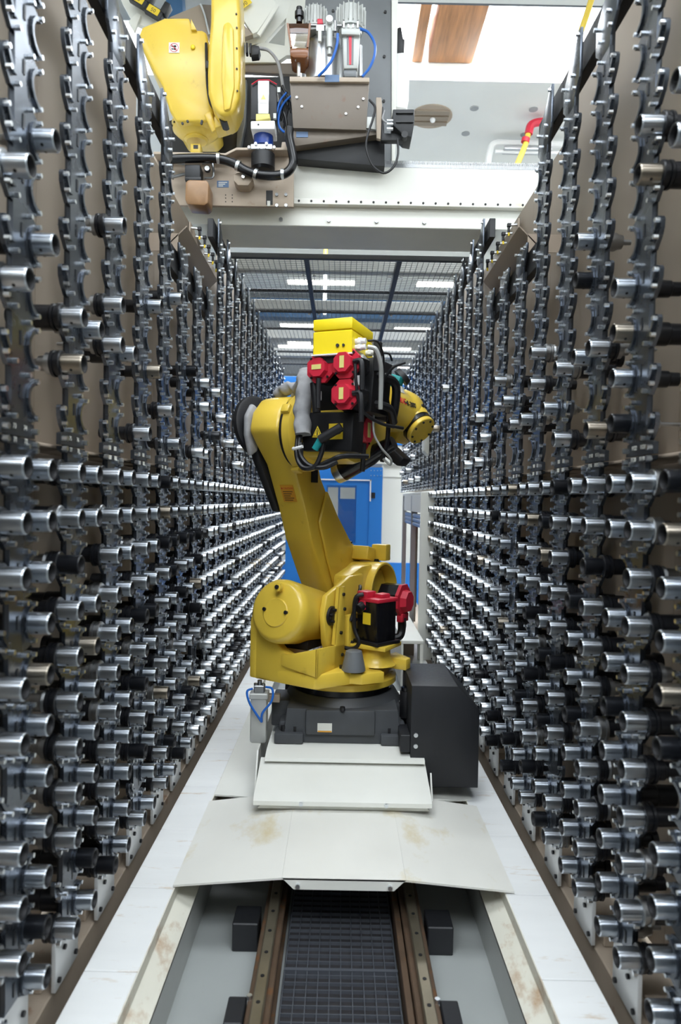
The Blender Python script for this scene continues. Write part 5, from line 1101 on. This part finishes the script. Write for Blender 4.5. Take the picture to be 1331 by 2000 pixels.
# prohibition sticker with two footprints, and the round yellow cap
st = pp(MB(), [(330, 83), (351, 83), (350.5, 103), (330, 103)], 4.736, 0.0035).build('sticker', 'white', gr_)
c = at(340.3, 93, 4.735)
m_ = MB(); n = 36
ro, ri = 0.030, 0.0265
A_ = [m_.bm.verts.new(c + Vector((ro * math.cos(2 * math.pi * k / n), -0.0008, ro * math.sin(2 * math.pi * k / n)))) for k in range(n)]; B_ = [m_.bm.verts.new(c + Vector((ri * math.cos(2 * math.pi * k / n), -0.0008, ri * math.sin(2 * math.pi * k / n)))) for k in range(n)]
for k in range(n): m_.bm.faces.new((A_[k], A_[(k + 1) % n], B_[(k + 1) % n], B_[k]))
m_.prism([(-0.021, 0.018), (-0.018, 0.021), (0.021, -0.018), (0.018, -0.021)], c + Vector((0, -0.0008, 0)), (1, 0, 0), (0, 0, 1), (0, -0.0004, 0)); m_.build('prohibition_ring', 'print_red', gr_)
m_ = MB()
for dz in (0.009, -0.009):
    m_.cyl(c + Vector((0.008, -0.0002, dz)), c + Vector((0.008, -0.0007, dz)), 0.0075, n=14); m_.cyl(c + Vector((0.0, -0.0002, dz)), c + Vector((0.0, -0.0007, dz)), 0.006, n=12); m_.cyl(c + Vector((-0.013, -0.0002, dz)), c + Vector((-0.013, -0.0007, dz)), 0.0055, n=12)
m_.build('footprints', 'print_dark', gr_, stuff=True)
p = at(377, 92, 4.735); MB().lathe([(0, 0.016), (0.006, 0.014), (0.009, 0.008), (0.0095, 0)], p, (0, -1, 0), 20).build('yellow_cap', 'box_yellow', gr_)
# dark housing behind the motors
t = thing('dark_housing', 'dark grey housing behind the servo drive and the black cables', 'housing', at(500, 290, 5.0))
pp(MB(), [(330, 300), (330, 235), (440, 200), (470, 150), (570, 148), (580, 300)], 5.22, 0.14, 0.01).build('housing_shell', 'black_sheet', t)
pp(MB(), [(468, 155), (482, 155), (480, 240), (470, 290), (462, 290)], 5.14, 0.06, 0.006).build('front_rib', 'grey_paint', t)
m_ = MB()
for k, (x0, y0, x1, y1) in enumerate(((548, 172, 556, 240), (560, 180, 548, 236), (566, 200, 556, 252), (545, 200, 560, 262), (552, 168, 570, 220))):
    m_.tube([at(x0, y0, 4.66), at((x0 + x1) / 2 + 6 - 4 * (k % 3), (y0 + y1) / 2, 4.64), at(x1, y1, 4.66)], 0.010)
m_.build('black_cables', 'black', t, stuff=True)
MB().tube([at(572, 185, 4.62), at(556, 200, 4.62), at(546, 220, 4.62), at(545, 245, 4.62), at(556, 258, 4.62), at(566, 250, 4.62)], 0.008).build('blue_hose', 'hose_blue', t)
MB().tube([at(560, 181, 4.60), at(548, 196, 4.60), at(540, 222, 4.60)], 0.007).build('blue_hose', 'hose_blue', t)
pp(MB(), [(551, 277), (562, 277), (563, 291), (549, 291)], 4.53, 0.06, 0.003).build('pink_block', 'tan_light', t)
# cream arch frame above
t = thing('gantry_arch', 'cream gantry frame plate with a triangular opening, top centre left', 'frame', at(530, 100, 5.3))
pp(MB(), [(470, 122), (470, 92), (518, 82), (562, 90), (582, 92), (580, 108), (560, 108), (540, 122)], 5.30, 0.05, 0.003).build('lower_chord', 'cream', t)
pp(MB(), [(470, 93), (505, 40), (540, -60), (585, -60), (560, 34), (517, 83), (496, 90)], 5.30, 0.05, 0.003).build('slanted_leg', 'cream', t)
pp(MB(), [(559, 35), (585, -60), (640, -60), (590, 92), (556, 91)], 5.30, 0.05, 0.003).build('right_leg', 'cream', t)
pp(MB(), [(470, 123), (585, 123), (585, 146), (470, 140)], 5.32, 0.04, 0.003).build('tan_rail', 'bracket_tan', t)  # dark tan rail below the lower chord
pp(MB(), [(500, 20), (570, 20), (570, 100), (500, 100)], 5.6, 0.03).build('inner_plate', 'grey_light', t)
t = thing('cable_tray', 'cream slanted cable tray with black tagged connectors at top left', 'cable tray', at(300, 30, 5.5))
pp(MB(), [(236, 0), (256, -30), (330, 38), (300, 60), (258, 40)], 5.50, 0.06, 0.004).build('tray_plate', 'cream', t)
pp(MB(), [(250, 42), (268, 24), (275, 30), (262, 62)], 5.47, 0.03, 0.003).build('tray_rib', 'cream', t)
for i, (cx_, cy_, tx_) in enumerate(((272, 3, '04'), (302, 25, '05'))):
    m_ = MB(); p = at(cx_, cy_, 5.42); M_ = Matrix.Rotation(R(30), 4, 'Y'); m_.box(p, (0.15, 0.06, 0.07), M_, 0.006)
    m_.box(p + Vector((0.09, 0, 0.02)), (0.05, 0.07, 0.09), M_, 0.006); cn = m_.build('tagged_connector', 'black', t)
    F_ = frame(p + Vector((0, -0.032, 0)), M_ @ Vector((-1, 0, 0)), M_ @ Vector((0, 0, -1)))
    lb = MB().box((0, 0, 0), (0.10, 0.052, 0.003), F_).build('yellow_tag', 'label_yellow', cn); text(tx_, 'tag_number', 'print_dark', 0.042, F_ @ Matrix.Translation((0, 0, 0.0016)), cn, 0.0005)
t = thing('cable_tray', 'cream box tray with tag 06 right of the hanging yellow arm', 'cable tray', at(500, 40, 5.2))
pp(MB(), [(470, 30), (492, -10), (528, -10), (540, 8), (503, 62), (494, 66)], 5.20, 0.05, 0.004).build('tray_plate', 'cream', t)
pp(MB(), [(540, 6), (546, 10), (508, 70), (502, 66)], 5.17, 0.02, 0.002).build('tray_edge', 'cream', t)
pp(MB(), [(470, 40), (494, 67), (470, 75)], 5.21, 0.05, 0.002).build('tray_corner_plate', 'tan', t)  # tan triangular plate at the tray's lower left corner
F_ = frame(at(478, 7, 5.17), (-0.8, 0, -0.6), (0.6, 0, -0.8))
lb = MB().box((0, 0, 0), (0.10, 0.052, 0.003), F_).build('yellow_tag', 'label_yellow', t)
text('06', 'tag_number', 'print_dark', 0.042, F_ @ Matrix.Translation((0, 0, 0.0016)), lb, 0.0005)
t = thing('grey_gusset', 'folded grey sheet cover behind the two yellow gantry castings', 'cover', at(380, 40, 5.4))
pp(MB(), [(330, 34), (392, 8), (412, 62), (412, 90), (372, 60), (340, 36)], 5.40, 0.03, 0.003).build('left_fold', 'tan', t)
pp(MB(), [(392, 8), (440, 12), (440, 60), (408, 70)], 5.42, 0.03, 0.003).build('right_fold', 'bracket_tan', t)
MB().tube([at(392, 8, 5.38), at(400, 30, 5.38), at(409, 68, 5.38)], 0.008, 8).build('bright_edge', 'bolt', t)
t = thing('blue_column', 'short length of dark blue steel column behind the cable tray', 'column', at(340, 10, 6.0))
pp(MB(), [(322, -60), (352, -60), (357, 20), (348, 34), (325, 30)], 6.0, 0.15, 0.004).build('column_length', 'blue_dark', t); t['category'] = 'steel column'
t = thing('roof_truss', 'grey overhead traverse beam across the top left of the gantry', 'beam', at(400, -10, 6.2))
pp(MB(), [(100, -4), (600, -4), (600, -80), (100, -80)], 6.3, 0.3, 0.01).build('traverse', 'grey_light', t)
t = thing('cable_plugs', 'row of black cable plugs with a grey lead right of the hanging arm', 'plugs', at(490, 95, 4.75))
for k in range(3): MB().box(at(476 + k * 7, 96 + k, 4.75), (0.016, 0.04, 0.075), None, 0.004).build('plug', 'black', t)
pp(MB(), [(491, 87), (506, 89), (508, 96), (505, 106), (490, 108)], 4.72, 0.07, 0.005).build('large_plug', 'black', t)
MB().tube([at(507, 94, 4.74), at(525, 99, 4.74), at(541, 118, 4.74), at(549, 145, 4.74), at(553, 170, 4.74)], 0.011).build('grey_lead', 'fabric', t)

# deflector plates and sensors above the short columns
for s, nm in ((-1, 'left'), (1, 'right')):
    t = thing('deflector', 'angled grey-tan deflector plate with fins above the short %s columns' % nm, 'deflector', (XC + s * 0.85, 3.9, 3.05))
    xu, xl = XC + s * 0.835, XC + s * 0.925; ya, yb = (3.50, 4.36) if s < 0 else (3.42, 4.28)
    MB().prism([(xu, 3.125), (xl, 3.035), (xl + s * 0.004, 3.039), (xu + s * 0.004, 3.129)], (0, ya, 0), (1, 0, 0), (0, 0, 1), (0, yb - ya, 0)).build('slanted_plate', 'tan', t)
    for k in range(3): yy = ya + 0.28 + k * 0.22; MB().prism([(0, 0), (0.0, -0.075), (0.09, -0.01)], (xl - s * 0.02, yy, 3.045), (s, 0, 0), (0, 0, 1), (0, 0.004, 0)).build('fin', 'tan_light', t)
    MB().span((XC + s * 0.88, ya, 3.0), (XC + s * 1.05, ya + 0.006, 3.09)).build('end_plate', 'tan_light', t)
    pts = [(388, 447), (398, 464), (406, 482), (414, 497), (421, 512)] if s < 0 else [(997, 440), (986, 457), (975, 476), (964, 494), (955, 510)]
    t = thing('sensor_row', 'row of five small sensors with yellow-black plugs beyond the %s deflector' % nm, 'sensors', at(pts[2][0], pts[2][1], 4.45))
    for k, (px, py) in enumerate(pts):
        p = at(px, py, 4.25 + 0.09 * k); d_ = Vector((s * 1.0, 0, 0.1)).normalized()
        b_ = MB().cyl(p, p + d_ * 0.05, 0.008, n=10).build('sensor_barrel', 'bolt', t)
        m_ = MB().box(p + Vector((-s * 0.006, 0, 0)), (0.024, 0.022, 0.022), None, 0.003); m_.cyl(p + Vector((-s * 0.008, 0, 0)), p + Vector((-s * 0.008, 0, -0.045)), 0.008, n=8); m_.build('sensor_plug', 'black', b_)
        m_ = MB().cyl(p + Vector((-s * 0.008, 0, -0.045)), p + Vector((-s * 0.006, 0, -0.065)), 0.006, n=8); m_.build('yellow_lead', 'label_yellow', b_)
    P0, P1 = pts[0], pts[-1]
    ax_ = at(P0[0] + s * 14, P0[1] - 10, 4.25); bx2 = at(P1[0] + s * 14, P1[1] + 6, 4.62)
    MB().prism([(ax_.y - 0.03, ax_.z), (ax_.y + 0.08, ax_.z), (bx2.y + 0.05, ax_.z - 0.15), (bx2.y + 0.05, ax_.z - 0.22), (ax_.y - 0.03, ax_.z - 0.22)], (max(ax_.x, bx2.x) if s > 0 else min(ax_.x, bx2.x), 0, 0), (0, 1, 0), (0, 0, 1), (s * 0.006, 0, 0)).build('sensor_plate', 'tan_light', t)
